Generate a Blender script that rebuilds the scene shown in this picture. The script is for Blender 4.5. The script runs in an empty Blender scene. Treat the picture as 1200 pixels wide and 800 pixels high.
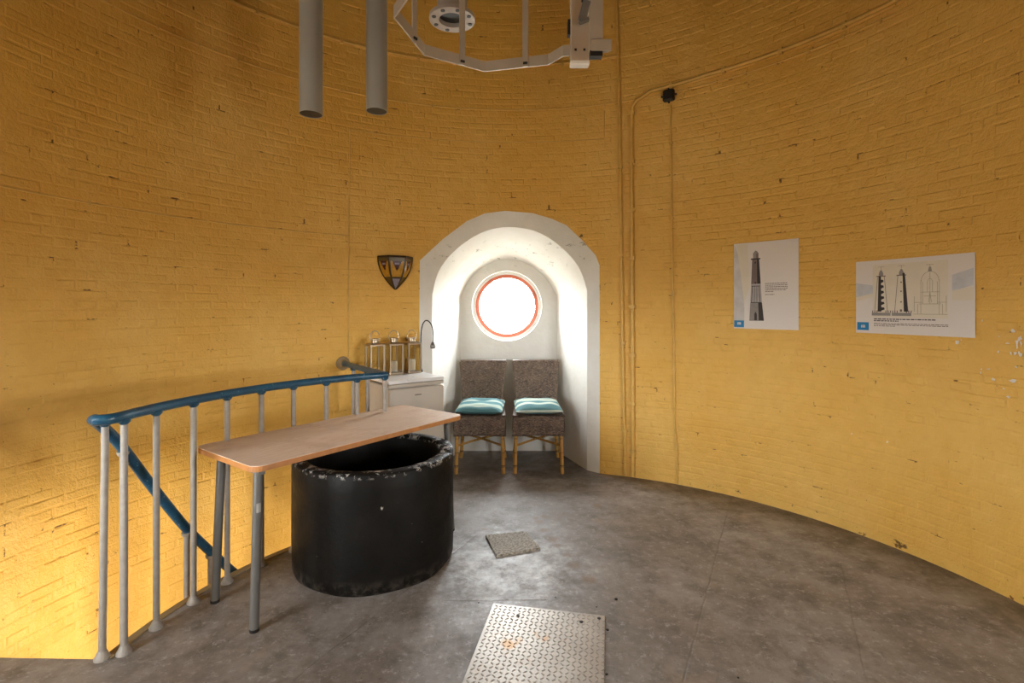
import bpy, math, random
import numpy as np
from mathutils import Vector, Matrix
random.seed(7)
rng = np.random.default_rng(7)
PI = math.pi
R = 2.442            # inner radius of the round room (metres)
CZ = 1.40            # eye height
CY = -2.0            # the camera stands two metres from the room's centre
CEIL = 4.4
sc = bpy.context.scene
col = sc.collection

# ------------------------------------------------------------------ camera
cam_d = bpy.data.cameras.new('camera'); cam_d.lens = 18.0; cam_d.sensor_width = 36.0
cam_d.shift_y = -39.5 / 1200.0; cam_d.clip_start = 0.02
cam = bpy.data.objects.new('camera', cam_d); col.objects.link(cam)
cam.location = (0, CY, CZ); cam.rotation_euler = (PI / 2, 0, 0)
sc.camera = cam

# ------------------------------------------------------------------ world: overcast sky over dull land
SKY = 67.0
world = bpy.data.worlds.new('overcast_sky'); sc.world = world; world.use_nodes = True
wn = world.node_tree; wn.nodes.clear()
g = wn.nodes.new('ShaderNodeNewGeometry'); sx = wn.nodes.new('ShaderNodeSeparateXYZ')
wn.links.new(g.outputs['Incoming'], sx.inputs[0])
neg = wn.nodes.new('ShaderNodeMath'); neg.operation = 'MULTIPLY'; neg.inputs[1].default_value = -1
wn.links.new(sx.outputs[2], neg.inputs[0])
mr = wn.nodes.new('ShaderNodeMapRange'); mr.inputs[1].default_value = -0.06; mr.inputs[2].default_value = 0.03
wn.links.new(neg.outputs[0], mr.inputs[0])
rp = wn.nodes.new('ShaderNodeMix'); rp.data_type = 'RGBA'
rp.inputs[6].default_value = (0.30, 0.285, 0.25, 1); rp.inputs[7].default_value = (0.93, 0.97, 1.0, 1)
wn.links.new(mr.outputs[0], rp.inputs[0])
bg = wn.nodes.new('ShaderNodeBackground'); bg.inputs[1].default_value = SKY
wn.links.new(rp.outputs[2], bg.inputs[0])
wo = wn.nodes.new('ShaderNodeOutputWorld'); wn.links.new(bg.outputs[0], wo.inputs[0])

# the three porthole windows let the sky in (portals guide the sampling, they emit nothing themselves)
WIN_ROT = (0.0, math.radians(123), math.radians(-123))
WX, WZ, WR, WY0, WY1 = -0.05, 1.418, 0.342, 3.01, 3.12
BIG_W, SILL = .84, (0, .62, .95)      # the two taller windows in the side niches and their sill heights
for k, a in enumerate(WIN_ROT):
    ld = bpy.data.lights.new('window_portal', 'AREA'); ld.cycles.is_portal = True
    if k == 0: ld.shape = 'DISK'; ld.size = 2 * WR; p = Vector((WX, WY1 + 0.03, WZ))
    else: ld.shape = 'RECTANGLE'; ld.size = BIG_W; ld.size_y = 1.85 - SILL[k]; p = Vector((-.03, 3.12, (1.85 + SILL[k]) / 2))
    lo = bpy.data.objects.new('window_portal', ld); col.objects.link(lo)
    lo.location = Matrix.Rotation(a, 4, 'Z') @ p; lo.rotation_euler = (-PI / 2, 0, a)      # faces into the room
sc.view_settings.view_transform = 'Standard'
try: sc.view_settings.look = 'None'
except Exception: pass
sc.view_settings.gamma = 1.0; sc.view_settings.use_curve_mapping = False
sc.view_settings.exposure = 0.0
sc.cycles.use_denoising = True
sc.cycles.max_bounces = 10; sc.cycles.diffuse_bounces = 7; sc.cycles.transparent_max_bounces = 12
sc.cycles.sample_clamp_indirect = 8

# ------------------------------------------------------------------ pixels to places
def ray(u, v): return Vector(((u - 600) / 600.0, 1.0, -(v - 360.5) / 600.0))
def at(u, v, d): return Vector((0, CY, CZ)) + ray(u, v) * d            # d = distance along the view axis
def on_z(u, v, z=0.0): return at(u, v, (CZ - z) * 600.0 / (v - 360.5))
def wall_d(u, rad=R):
    k = (u - 600) / 600.0
    a, b, c = 1 + k * k, 2 * CY, CY * CY - rad * rad
    return (-b + math.sqrt(b * b - 4 * a * c)) / (2 * a)
def on_wall(u, v, rad=R): return at(u, v, wall_d(u, rad))
def wall_tz(u, v, rad=R):
    p = on_wall(u, v, rad); return math.atan2(p.y, p.x), p.z
def wp(t, z, off=0.0): return Vector(((R - off) * math.cos(t), (R - off) * math.sin(t), z))
def to_px(p):
    d = p[1] - CY
    return (600 + 600 * p[0] / d, 360.5 - 600 * (p[2] - CZ) / d, d)

# ------------------------------------------------------------------ mesh building
class MB:
    def __init__(s): s.v = []; s.f = []; s.m = []
    def add(s, verts, faces, mi=0):
        o = len(s.v); s.v += [tuple(p) for p in verts]
        s.f += [tuple(i + o for i in f) for f in faces]; s.m += [mi] * len(faces)
        return s
    def box(s, c, size, rot=None, bev=0.0, mi=0):
        hx, hy, hz = size[0] / 2, size[1] / 2, size[2] / 2
        M = rot if rot is not None else Matrix.Identity(3)
        c = Vector(c)
        if bev <= 0:
            vs = [Vector((x, y, z)) for z in (-hz, hz) for y in (-hy, hy) for x in (-hx, hx)]
            fs = [(0, 2, 3, 1), (4, 5, 7, 6), (0, 1, 5, 4), (2, 6, 7, 3), (0, 4, 6, 2), (1, 3, 7, 5)]
        else:
            b = min(bev, hx * .9, hy * .9, hz * .9)
            def ring(ix, iy, z): # octagon
                return [Vector(q) for q in ((-ix + b, -iy, z), (ix - b, -iy, z), (ix, -iy + b, z), (ix, iy - b, z),
                                             (ix - b, iy, z), (-ix + b, iy, z), (-ix, iy - b, z), (-ix, -iy + b, z))]
            vs = ring(hx - b * .7, hy - b * .7, -hz) + ring(hx, hy, -hz + b) + ring(hx, hy, hz - b) + ring(hx - b * .7, hy - b * .7, hz)
            fs = [tuple(reversed(range(8))), tuple(range(24, 32))]
            for k in range(3):
                for i in range(8):
                    j = (i + 1) % 8; fs.append((k * 8 + i, k * 8 + j, k * 8 + 8 + j, k * 8 + 8 + i))
        return s.add([M @ q + c for q in vs], fs, mi)
    def tube(s, pts, r, n=10, closed=False, caps=True, mi=0):
        pts = [Vector(p) for p in pts]; N = len(pts)
        rs = r if isinstance(r, (list, tuple)) else [r] * N
        tang = []
        for i in range(N):
            a = pts[(i - 1) % N] if (closed or i > 0) else pts[i]
            b = pts[(i + 1) % N] if (closed or i < N - 1) else pts[i]
            t = b - a; tang.append(t.normalized() if t.length > 1e-9 else Vector((0, 0, 1)))
        ref = Vector((0, 0, 1)) if abs(tang[0].z) < .9 else Vector((1, 0, 0))
        u = tang[0].cross(ref).normalized(); vs = []
        for i in range(N):
            u = (u - tang[i] * u.dot(tang[i])).normalized(); w = tang[i].cross(u)
            for k in range(n):
                a = 2 * PI * k / n; vs.append(pts[i] + (u * math.cos(a) + w * math.sin(a)) * rs[i])
        fs = []
        for i in range(N if closed else N - 1):
            i2 = (i + 1) % N
            for k in range(n):
                k2 = (k + 1) % n; fs.append((i * n + k, i2 * n + k, i2 * n + k2, i * n + k2))
        if caps and not closed:
            fs.append(tuple(range(n))); fs.append(tuple(reversed(range((N - 1) * n, N * n))))
        return s.add(vs, fs, mi)
    def lathe(s, prof, c=(0, 0, 0), n=32, mi=0, close=False):
        c = Vector(c); vs = []
        for r, z in prof:
            for k in range(n):
                a = 2 * PI * k / n; vs.append(c + Vector((r * math.cos(a), r * math.sin(a), z)))
        fs = []; P = len(prof)
        for i in range(P if close else P - 1):
            i2 = (i + 1) % P
            for k in range(n):
                k2 = (k + 1) % n; fs.append((i * n + k, i * n + k2, i2 * n + k2, i2 * n + k))
        if not close:
            if prof[0][0] > 1e-6: fs.append(tuple(reversed(range(n))))
            if prof[-1][0] > 1e-6: fs.append(tuple(range((P - 1) * n, P * n)))
        return s.add(vs, fs, mi)
    def prism(s, poly, z0, z1, mi=0):
        n = len(poly)
        vs = [(x, y, z0) for x, y in poly] + [(x, y, z1) for x, y in poly]
        fs = [tuple(reversed(range(n))), tuple(range(n, 2 * n))] + [(i, (i + 1) % n, n + (i + 1) % n, n + i) for i in range(n)]
        return s.add(vs, fs, mi)
    def grid(s, rows, mi=0, flip=False):
        h, w = len(rows), len(rows[0]); vs = [p for r_ in rows for p in r_]; fs = []
        for i in range(h - 1):
            for j in range(w - 1):
                f = (i * w + j, i * w + j + 1, (i + 1) * w + j + 1, (i + 1) * w + j)
                fs.append(tuple(reversed(f)) if flip else f)
        return s.add(vs, fs, mi)
    def mesh(s, name, mats, smooth=None):
        me = bpy.data.meshes.new(name); me.from_pydata(s.v, [], s.f); me.update()
        for m in (mats if isinstance(mats, (list, tuple)) else [mats]): me.materials.append(m)
        if len(set(s.m)) > 1: me.polygons.foreach_set('material_index', s.m)
        if smooth is not None:
            me.polygons.foreach_set('use_smooth', [True] * len(me.polygons))
            me.set_sharp_from_angle(angle=math.radians(smooth))
        return me
    def build(s, name, mats, parent=None, smooth=None):
        return link(name, s.mesh(name, mats, smooth), parent)
def link(name, data, parent=None):
    o = bpy.data.objects.new(name, data); col.objects.link(o)
    if parent is not None: o.parent = parent
    return o
def tag(o, label=None, cat=None, group=None, kind=None):
    if label: o['label'] = label
    if cat: o['category'] = cat
    if group: o['group'] = group
    if kind: o['kind'] = kind
    return o
def thing(name, loc, rz, label, cat, group=None):
    o = bpy.data.objects.new(name, None); col.objects.link(o); o.empty_display_size = .1
    o.location = loc; o.rotation_euler = (0, 0, rz)
    return tag(o, label, cat, group)
def copy_tree(o, parent=None):
    c = o.copy(); col.objects.link(c); c.parent = parent
    for ch in list(o.children): copy_tree(ch, c)
    return c
def rotz(a): return Matrix.Rotation(a, 3, 'Z')

# ------------------------------------------------------------------ materials
def lin(r, g_, b):
    f = lambda c: (c / 255 / 12.92) if c / 255 <= .04045 else ((c / 255 + .055) / 1.055) ** 2.4
    return (f(r), f(g_), f(b), 1.0)
class Mat:
    def __init__(s, name):
        s.m = bpy.data.materials.new(name); s.m.use_nodes = True; s.t = s.m.node_tree; s.t.nodes.clear()
        s.out = s.n('ShaderNodeOutputMaterial'); s.b = s.n('ShaderNodeBsdfPrincipled'); s.l(s.b.outputs[0], s.out.inputs[0])
        s._pos = None
    def n(s, k): return s.t.nodes.new(k)
    def l(s, a, b): s.t.links.new(a, b)
    def pos(s):
        if s._pos is None: s._pos = s.n('ShaderNodeNewGeometry').outputs['Position']
        return s._pos
    def obj(s): return s.n('ShaderNodeTexCoord').outputs['Object']
    def mapv(s, vec, scale=(1, 1, 1), loc=(0, 0, 0), rot=(0, 0, 0)):
        q = s.n('ShaderNodeMapping'); q.inputs['Scale'].default_value = scale; q.inputs['Location'].default_value = loc
        q.inputs['Rotation'].default_value = rot; s.l(vec, q.inputs[0]); return q.outputs[0]
    def noise(s, vec, scale, detail=4, rough=.55):
        q = s.n('ShaderNodeTexNoise'); q.inputs['Scale'].default_value = scale; q.inputs['Detail'].default_value = detail
        q.inputs['Roughness'].default_value = rough; s.l(vec, q.inputs['Vector']); return q.outputs[0]
    def ramp(s, f, a, b, lo=0.0, hi=1.0):
        q = s.n('ShaderNodeMapRange'); q.inputs[1].default_value = a; q.inputs[2].default_value = b
        q.inputs[3].default_value = lo; q.inputs[4].default_value = hi; s.l(f, q.inputs[0]); return q.outputs[0]
    def val(s, sock, x):
        if hasattr(x, 'is_linked'): s.l(x, sock)
        else: sock.default_value = x
    def mix(s, f, a, b):
        q = s.n('ShaderNodeMix'); q.data_type = 'RGBA'
        s.val(q.inputs[0], f); s.val(q.inputs[6], a); s.val(q.inputs[7], b); return q.outputs[2]
    def math(s, op, a, b=0.0):
        q = s.n('ShaderNodeMath'); q.operation = op; s.val(q.inputs[0], a); s.val(q.inputs[1], b); return q.outputs[0]
    def vmath(s, op, a, b):
        q = s.n('ShaderNodeVectorMath'); q.operation = op; s.val(q.inputs[0], a); s.val(q.inputs[1], b)
        return q.outputs['Value'] if op in ('DOT_PRODUCT', 'DISTANCE', 'LENGTH') else q.outputs[0]
    def bump(s, h, strength=.3, dist=.01):
        q = s.n('ShaderNodeBump'); q.inputs['Strength'].default_value = strength; q.inputs['Distance'].default_value = dist
        s.l(h, q.inputs['Height']); s.l(q.outputs[0], s.b.inputs['Normal'])
    def set(s, color=None, rough=None, metal=None, spec=None):
        if color is not None: s.val(s.b.inputs['Base Color'], color)
        if rough is not None: s.val(s.b.inputs['Roughness'], rough)
        if metal is not None: s.val(s.b.inputs['Metallic'], metal)
        if spec is not None: s.b.inputs['Specular IOR Level'].default_value = spec
        return s
def simple(name, rgb, rough=.5, metal=0.0, var=.12, scale=12, bump=.0):
    m = Mat(name); c = lin(*rgb); n1 = m.noise(m.pos(), scale, 4)
    d = tuple(x * (1 - var * 2) for x in c[:3]) + (1,)
    m.set(m.mix(m.ramp(n1, .3, .7), d, c), m.ramp(n1, .3, .7, rough * .9, min(1, rough * 1.12)), metal)
    if bump: m.bump(m.noise(m.pos(), scale * 6, 3), bump, .004)
    return m.m

def make_yellow(name, joint=False):
    m = Mat(name); p = m.pos()
    big = m.noise(p, 1.1, 3); mid = m.noise(p, 9, 4, .6); fine = m.noise(p, 70, 3, .6)
    c = m.mix(m.ramp(big, .35, .65), lin(222, 174, 80), lin(230, 187, 100))
    c = m.mix(m.ramp(mid, .35, .75, 0, .5), c, lin(210, 158, 62))
    pits = m.ramp(m.noise(m.mapv(p, (1, 1, 2.2)), 34, 3, .6), .70, .76)           # pinholes in the paint
    c = m.mix(m.math('MULTIPLY', pits, .55), c, lin(120, 78, 22))
    if joint:                                                                      # open joints here and there, grimy
        gap = m.ramp(m.noise(m.mapv(p, (1, 1, 1.3)), 10.5, 4, .66), .615, .67)
        c = m.mix(m.math('MULTIPLY', gap, .9), c, lin(92, 58, 16))
    m.set(c, .5, 0, .4)
    m.bump(m.math('ADD', m.math('MULTIPLY', m.noise(p, 13, 5, .68), 1.2), m.math('MULTIPLY', fine, .4)), 0.8, .012)
    return m.m
M_YEL = make_yellow('yellow_wall_paint'); M_JOINT = make_yellow('yellow_joint_paint', True)
M_PIPEY = simple('yellow_pipe_paint', (226, 182, 92), .45)

def make_white(name):
    m = Mat(name); p = m.pos()
    c = m.mix(m.ramp(m.noise(p, 3.5, 4), .35, .7), lin(232, 230, 224), lin(222, 219, 210))
    s = m.n('ShaderNodeSeparateXYZ'); m.l(p, s.inputs[0])
    band = m.math('MULTIPLY', m.ramp(s.outputs[2], 1.72, 1.86), m.ramp(s.outputs[2], 2.02, 1.95))
    peel = m.ramp(m.noise(m.mapv(p, (1, 1, 2.0)), 9, 5, .7), .60, .64)
    c = m.mix(m.math('MULTIPLY', m.math('MULTIPLY', peel, band), .75), c, lin(140, 136, 130))
    sc_ = m.ramp(m.noise(p, 5, 6, .75), .66, .70); c = m.mix(m.math('MULTIPLY', sc_, .3), c, lin(170, 164, 152))
    m.set(c, .75); m.bump(m.noise(p, 14, 5, .6), .35, .012); return m.m
M_WHITE = make_white('white_limewash')

def make_floor():
    m = Mat('worn_concrete'); p = m.pos()
    n1 = m.noise(p, 1.3, 5, .6); n2 = m.noise(p, 5, 6, .7); n3 = m.noise(p, 24, 9, .85)
    c = m.mix(m.ramp(n1, .36, .66), lin(122, 113, 106), lin(154, 149, 146))
    c = m.mix(m.ramp(n2, .40, .66, 0, .9), c, lin(96, 87, 79))
    c = m.mix(m.ramp(n3, .53, .66, 0, .8), c, lin(184, 179, 177))
    c = m.mix(m.ramp(m.noise(p, 2.3, 4, .65), .60, .72, 0, .5), c, lin(168, 150, 132))
    c = m.mix(m.ramp(m.noise(p, 55, 2, .5), .70, .74, 0, .7), c, lin(66, 58, 50))
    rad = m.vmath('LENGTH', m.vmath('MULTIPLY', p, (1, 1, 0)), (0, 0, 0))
    # darker, browner concrete towards the foot of the wall
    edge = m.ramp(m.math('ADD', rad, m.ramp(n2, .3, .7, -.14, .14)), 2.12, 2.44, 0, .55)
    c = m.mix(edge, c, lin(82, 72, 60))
    # pale scuffed screed round the small tile
    dv = m.vmath('DISTANCE', m.vmath('MULTIPLY', p, (1, 1, 0)), (-.05, .78, 0))
    pale = m.math('MULTIPLY', m.ramp(m.math('ADD', dv, m.ramp(n2, .3, .7, -.2, .2)), .5, .2), m.ramp(m.noise(p, 17, 5, .75), .42, .62))
    c = m.mix(m.math('MULTIPLY', pale, .7), c, lin(205, 204, 204))
    # trowelled joints and cracks across the floor
    wob = m.ramp(m.noise(p, 6, 3, .6), .2, .8, -.006, .006)
    tot = None
    for (a, b, w) in [((860, 572), (800, 800), .006), ((985, 660), (1016, 800), .005), ((690, 650), (1180, 735), .003),
                      ((718, 612), (688, 650), .004), ((520, 704), (640, 703), .006), ((560, 625), (340, 800), .005), ((940, 600), (780, 640), .003)]:
        A = on_z(*a); B = on_z(*b); dr = (B - A).normalized(); nx = Vector((-dr.y, dr.x, 0)); L = (B - A).length
        rel = m.vmath('SUBTRACT', p, tuple(A))
        dist = m.math('ABSOLUTE', m.math('ADD', m.vmath('DOT_PRODUCT', rel, tuple(nx)), wob))
        al = m.vmath('DOT_PRODUCT', rel, tuple(dr))
        k = m.math('MULTIPLY', m.ramp(dist, w, w * .35), m.math('MULTIPLY', m.math('GREATER_THAN', al, 0.0), m.math('LESS_THAN', al, L)))
        tot = k if tot is None else m.math('MAXIMUM', tot, k)
    tot = m.math('MULTIPLY', tot, m.ramp(m.noise(p, 9, 4, .7), .35, .6))
    c = m.mix(m.math('MULTIPLY', tot, .5), c, lin(84, 75, 68))
    # rusty drip marks
    st = None
    for (u, v, r) in [(628, 607, .03), (632, 611, .035), (637, 605, .03), (638, 621, .035), (648, 632, .05), (654, 639, .03), (664, 650, .03), (672, 662, .045),
                      (690, 679, .05), (661, 602, .02), (568, 620, .02), (700, 592, .04)]:
        q = on_z(u, v); dd = m.vmath('DISTANCE', m.vmath('MULTIPLY', p, (1, 1, 0)), (q.x, q.y, 0))
        k = m.ramp(m.math('ADD', dd, m.ramp(m.noise(p, 40, 2), .3, .7, -.015, .015)), r, r * .45)
        st = k if st is None else m.math('MAXIMUM', st, k)
    c = m.mix(m.math('MULTIPLY', st, .6), c, lin(112, 78, 42))
    m.set(c, m.ramp(n2, .35, .7, .36, .62), 0, .45)
    m.bump(m.math('SUBTRACT', m.math('ADD', m.math('MULTIPLY', n2, .7), m.math('MULTIPLY', n3, .3)), m.math('MULTIPLY', tot, .6)), .4, .008)
    return m.m
M_FLOOR = make_floor()
M_KERB = simple('tan_edge_strip', (150, 128, 92), .6, scale=30, bump=.3)
M_CEIL = simple('ceiling_paint', (150, 120, 70), .8)
M_STEP = simple('stair_stone', (120, 108, 92), .7, bump=.3)

# ------------------------------------------------------------------ niche outline, read off the photograph onto the wall
OUT_PX = [(491.6, 553), (491.6, 340), (492, 305), (519, 280), (547, 259), (568, 250), (592, 247), (624, 249.6), (646, 256), (664, 264),
          (682, 281), (698, 299), (702.6, 311), (702.8, 350), (703, 553)]
INN_PX = [(506.5, 553), (506.5, 345), (512, 320), (523, 303), (540, 287), (560, 274), (580, 267), (598, 265.6), (620, 268), (640, 276), (660, 291),
          (674, 306), (682, 320), (688, 340), (689, 553)]
BCK_PX = [(539.5, 528), (540, 347), (549, 328), (560, 317), (576, 307), (594, 302.4), (610, 305), (628, 315), (642, 328), (652, 346), (653, 528)]
out_tz = [wall_tz(u, v) for u, v in OUT_PX]; out_tz[0] = (out_tz[1][0], 0.0); out_tz[-1] = (out_tz[-2][0], 0.0)
ARCH = sorted([(t, z) for t, z in out_tz[1:-1]])
for i in range(1, len(ARCH)):
    if ARCH[i][0] <= ARCH[i - 1][0]: ARCH[i] = (ARCH[i - 1][0] + 1e-4, ARCH[i][1])
AT = np.array([a[0] for a in ARCH]); AZ = np.array([a[1] for a in ARCH])
T0, T1 = AT[0], AT[-1]
def norm_rel(t):      # angle relative to the nearest niche's own frame
    for a in WIN_ROT:
        d = (t - a - PI / 2 + PI) % (2 * PI) - PI
        if abs(d) < .6: return d + PI / 2
    return None
def hole_z(t):
    q = norm_rel(t)
    if q is None or q < T0 - 1e-6 or q > T1 + 1e-6: return 0.0
    return float(np.interp(q, AT, AZ))

# ------------------------------------------------------------------ round wall with its bricks
D2R = math.radians
WALLS = {'wall_back': (D2R(66), D2R(123.5)), 'wall_left': (D2R(123.5), D2R(190)), 'wall_front': (D2R(190), D2R(345)), 'wall_right': (D2R(-15), D2R(66))}
LOW = -2.6
wall_obj = {}
for name, (a, b) in WALLS.items():
    ts = set(np.arange(a, b, D2R(1.5)).tolist() + [b])
    for w in WIN_ROT:
        for q in np.concatenate([AT, np.linspace(T0, T1, 41)]):
            for k in (-2 * PI, 0, 2 * PI):
                x = q + w + k
                if a < x < b: ts.add(float(x))
    ts = sorted(ts); mb = MB()
    for t, t2 in zip(ts, ts[1:]):
        if t2 - t < 1e-7: continue
        tm = (t + t2) / 2
        inside = hole_z(tm) > 0
        z0a, z0b = (hole_z(t + 1e-6), hole_z(t2 - 1e-6)) if inside else (0, 0)
        mb.add([wp(t, z0a), wp(t2, z0b), wp(t2, CEIL), wp(t, CEIL)], [(3, 2, 1, 0)])
        mb.add([wp(t, LOW), wp(t2, LOW), wp(t2, 0), wp(t, 0)], [(3, 2, 1, 0)])
        # outer skin so that the wall has its thickness above and beside the niches
    o = mb.build(name, M_JOINT, smooth=30); tag(o, kind='structure'); wall_obj[name] = o

COURSE, HEAD = 0.0535, 0.1065
GAP = 0.0055
def brick_geo(length, hgt, prot, jit=None):
    """curved brick facing the room's centre at angle 0: outline ring in the wall, edge ring, softened face"""
    ang = length / R / 2; v = []
    def ringv(dt, dz, off):
        cols = [-ang + dt, 0.0, ang - dt]
        return [((R - off) * math.cos(t), (R - off) * math.sin(t), z) for z in (-hgt / 2 + dz, hgt / 2 - dz) for t in cols]
    j = jit if jit is not None else np.zeros(6)
    v += ringv(0, 0, -.004) + ringv(.0004, .0004, .0004) + [(x * (1 - j[i] / R), y * (1 - j[i] / R), z) for i, (x, y, z) in enumerate(ringv(.0030, .0068, prot))]
    f = []
    for k in (0, 6):
        a, b = k, k + 6
        f += [(a, a + 1, b + 1, b), (a + 1, a + 2, b + 2, b + 1), (a + 5, a + 4, b + 4, b + 5), (a + 4, a + 3, b + 3, b + 4), (a + 3, a, b, b + 3), (a + 2, a + 5, b + 5, b + 2)]
    f += [(12, 13, 16, 15), (13, 14, 17, 16)]
    f = [tuple(reversed(q)) for q in f]
    return np.array(v), f
var = {}
for kind, L in (('h', HEAD), ('s', 2 * HEAD)):
    for k in range(5):
        prot = (.0008, .0015, .0023, .0031, .0042)[k]
        vv, ff = brick_geo(L - GAP * (.4 + .25 * k), COURSE - GAP * (.4 + .22 * k), prot, rng.uniform(-.0006, .0006, 6))
        me = bpy.data.meshes.new('brick'); me.from_pydata(vv.tolist(), [], [tuple(q) for q in ff]); me.update()
        me.materials.append(M_YEL)
        var[kind, k] = (vv, ff, me, L)
def wall_of(t):
    t = (t + D2R(15)) % (2 * PI) - D2R(15)
    for n, (a, b) in WALLS.items():
        if a <= t < b: return n
    return 'wall_front'
bricks = {n: [] for n in WALLS}
nh = int(round(2 * PI * R / HEAD / 2)) * 2; stepT = 2 * PI / nh
for c in range(int(-1.25 / COURSE), int(CEIL / COURSE) + 1):
    z = (c + .5) * COURSE
    if z > CEIL - .02: continue
    heads = c % 2 == 0
    cells = [(i + .5) * stepT for i in range(nh)] if heads else [(2 * i + 1 + (.5 if c % 4 == 1 else 1.5)) * stepT for i in range(nh // 2)]
    for t in cells:
        t += rng.uniform(-.002, .002); kind = 'h' if heads else 's'; half = (HEAD if heads else 2 * HEAD) / R / 2
        if z < 0 and not (D2R(112) < t % (2 * PI) < D2R(195)): continue
        zt = z + COURSE / 2
        if z > 0:
            hz = [hole_z(t + q * half) for q in (-1.02, -.5, 0, .5, 1.02)]
            if max(hz) > z - COURSE / 2 - .004:
                inb = [h > z - COURSE / 2 - .004 for h in hz]
                if all(inb): continue
                # cut the brick at the niche's edge
                qs = np.linspace(-1, 1, 41); free = [q for q in qs if hole_z(t + q * half) <= z - COURSE / 2 - .004]
                if not free or (free[-1] - free[0]) * half * R < .03: continue
                if len(free) < (free[-1] - free[0]) / .05 + .5: continue
                tc = t + (free[0] + free[-1]) / 2 * half; L = (free[-1] - free[0]) * half * R - GAP
                bricks[wall_of(tc)].append((tc, z, None, L)); continue
        bricks[wall_of(t)].append((t, z + float(rng.uniform(-.0018, .0018)), (kind, int(rng.integers(0, 5))), None))
nbr = 0
for wn_, lst in bricks.items():
    scored = []
    for i, (t, z, key, L) in enumerate(lst):
        p = wp(t, z); s_ = -1
        if key is not None and wn_ != 'wall_front' and p.y - CY > .4:
            u, v, d = to_px(p)
            if 4 < u < 1196 and 4 < v < 796:
                tv = Vector((-math.sin(t), math.cos(t), 0)) * var[key][3] / 2
                s_ = abs(to_px(p + tv)[0] - to_px(p - tv)[0]) * COURSE / d
                if z < -.02 and not (u < 340): s_ = -1
        scored.append((s_, i))
    scored.sort(reverse=True)
    single = {i for s_, i in scored[:300] if s_ > 0}
    V, F, off = [], [], 0
    for i, (t, z, key, L) in enumerate(lst):
        if i in single:
            o = link('brick', var[key][2], wall_obj[wn_]); o.location = (0, 0, z); o.rotation_euler = (0, 0, t); nbr += 1; continue
        vv, ff = (var[key][0], var[key][1]) if key is not None else brick_geo(L, COURSE - GAP, .003)
        c_, s_ = math.cos(t), math.sin(t)
        q = np.stack([vv[:, 0] * c_ - vv[:, 1] * s_, vv[:, 0] * s_ + vv[:, 1] * c_, vv[:, 2] + z], 1)
        V.append(q); F += [tuple(k + off for k in f) for f in ff]; off += len(q)
    me = bpy.data.meshes.new('bricks'); me.from_pydata(np.concatenate(V).tolist(), [], F); me.update(); me.materials.append(M_YEL)
    tag(link('bricks', me, wall_obj[wn_]), kind='stuff')

# ------------------------------------------------------------------ floor with the stair opening, ceiling, storey below
ST_A, ST_B, R_ED = D2R(121.5), D2R(178.6), 1.63
mb = MB()
angs = sorted(set(np.arange(0, 2 * PI, D2R(3)).tolist() + [ST_A, ST_B]))
angs.append(angs[0] + 2 * PI)
def pol(r, t, z): return (r * math.cos(t), r * math.sin(t), z)
THK = .16
for t, t2 in zip(angs, angs[1:]):
    for r0, r1 in ((0, .8), (.8, R_ED), (R_ED, R + .02)):
        if r0 == R_ED and ST_A - 1e-6 <= t < ST_B - 1e-6: continue
        mb.add([pol(r0, t, 0), pol(r1, t, 0), pol(r1, t2, 0), pol(r0, t2, 0)], [(0, 1, 2, 3)])
        mb.add([pol(r0, t, -THK), pol(r1, t, -THK), pol(r1, t2, -THK), pol(r0, t2, -THK)], [(3, 2, 1, 0)])
    if ST_A - 1e-6 <= t < ST_B - 1e-6:
        mb.add([pol(R_ED, t, 0), pol(R_ED, t2, 0), pol(R_ED, t2, -THK), pol(R_ED, t, -THK)], [(3, 2, 1, 0)])
for t, fl in ((ST_A, 0), (ST_B, 1)):
    mb.add([pol(R_ED, t, 0), pol(R + .02, t, 0), pol(R + .02, t, -THK), pol(R_ED, t, -THK)], [(0, 1, 2, 3)])
for a in WIN_ROT:
    M3 = rotz(a); q = [(-.80, 2.30, 0), (.77, 2.30, 0), (.66, 2.44, 0), (.46, 3.05, 0), (-.52, 3.05, 0), (-.69, 2.44, 0)]
    mb.add([M3 @ Vector((x, y, z + .0008)) for x, y, z in q], [tuple(range(6))])
floor = tag(mb.build('floor', M_FLOOR), kind='structure')
mb = MB()
arc = [ST_A + (ST_B - ST_A) * i / 60 for i in range(61)]
mb.grid([[pol(R_ED - .034, t, -.01) for t in arc], [pol(R_ED - .032, t, .006) for t in arc], [pol(R_ED + .004, t, .006) for t in arc], [pol(R_ED + .006, t, -.05) for t in arc]])
tag(mb.build('trim_1', M_KERB, smooth=40), kind='structure')
mb = MB().lathe([(0.001, CEIL), (R + .05, CEIL)], n=64); tag(mb.build('ceiling', M_CEIL), kind='structure')
mb = MB().lathe([(0.001, LOW), (R + .05, LOW)], n=64); tag(mb.build('floor', M_STEP), kind='structure')
# winding stair going down along the wall
stair = thing('winding_staircase', (0, 0, 0), 0, 'winding stone steps going down along the yellow wall inside the railing', 'stairs')
DA, DZ = D2R(5.4), .195
for k in range(12):
    a1 = ST_B - DA * k; a0 = a1 - DA - D2R(.6); z = -.22 - DZ * k; mb = MB()
    tt = [a0, (a0 + a1) / 2, a1]
    vs = [pol(r, t, zz) for zz in (z - .06, z) for r in (1.66, R - .012) for t in tt]
    fs = [(0, 1, 4, 3), (1, 2, 5, 4), (9, 10, 7, 6), (10, 11, 8, 7), (0, 6, 7, 1), (1, 7, 8, 2), (5, 11, 10, 4), (4, 10, 9, 3), (3, 9, 6, 0), (2, 8, 11, 5)]
    mb.add(vs, fs).build('step', M_STEP, stair)
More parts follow.
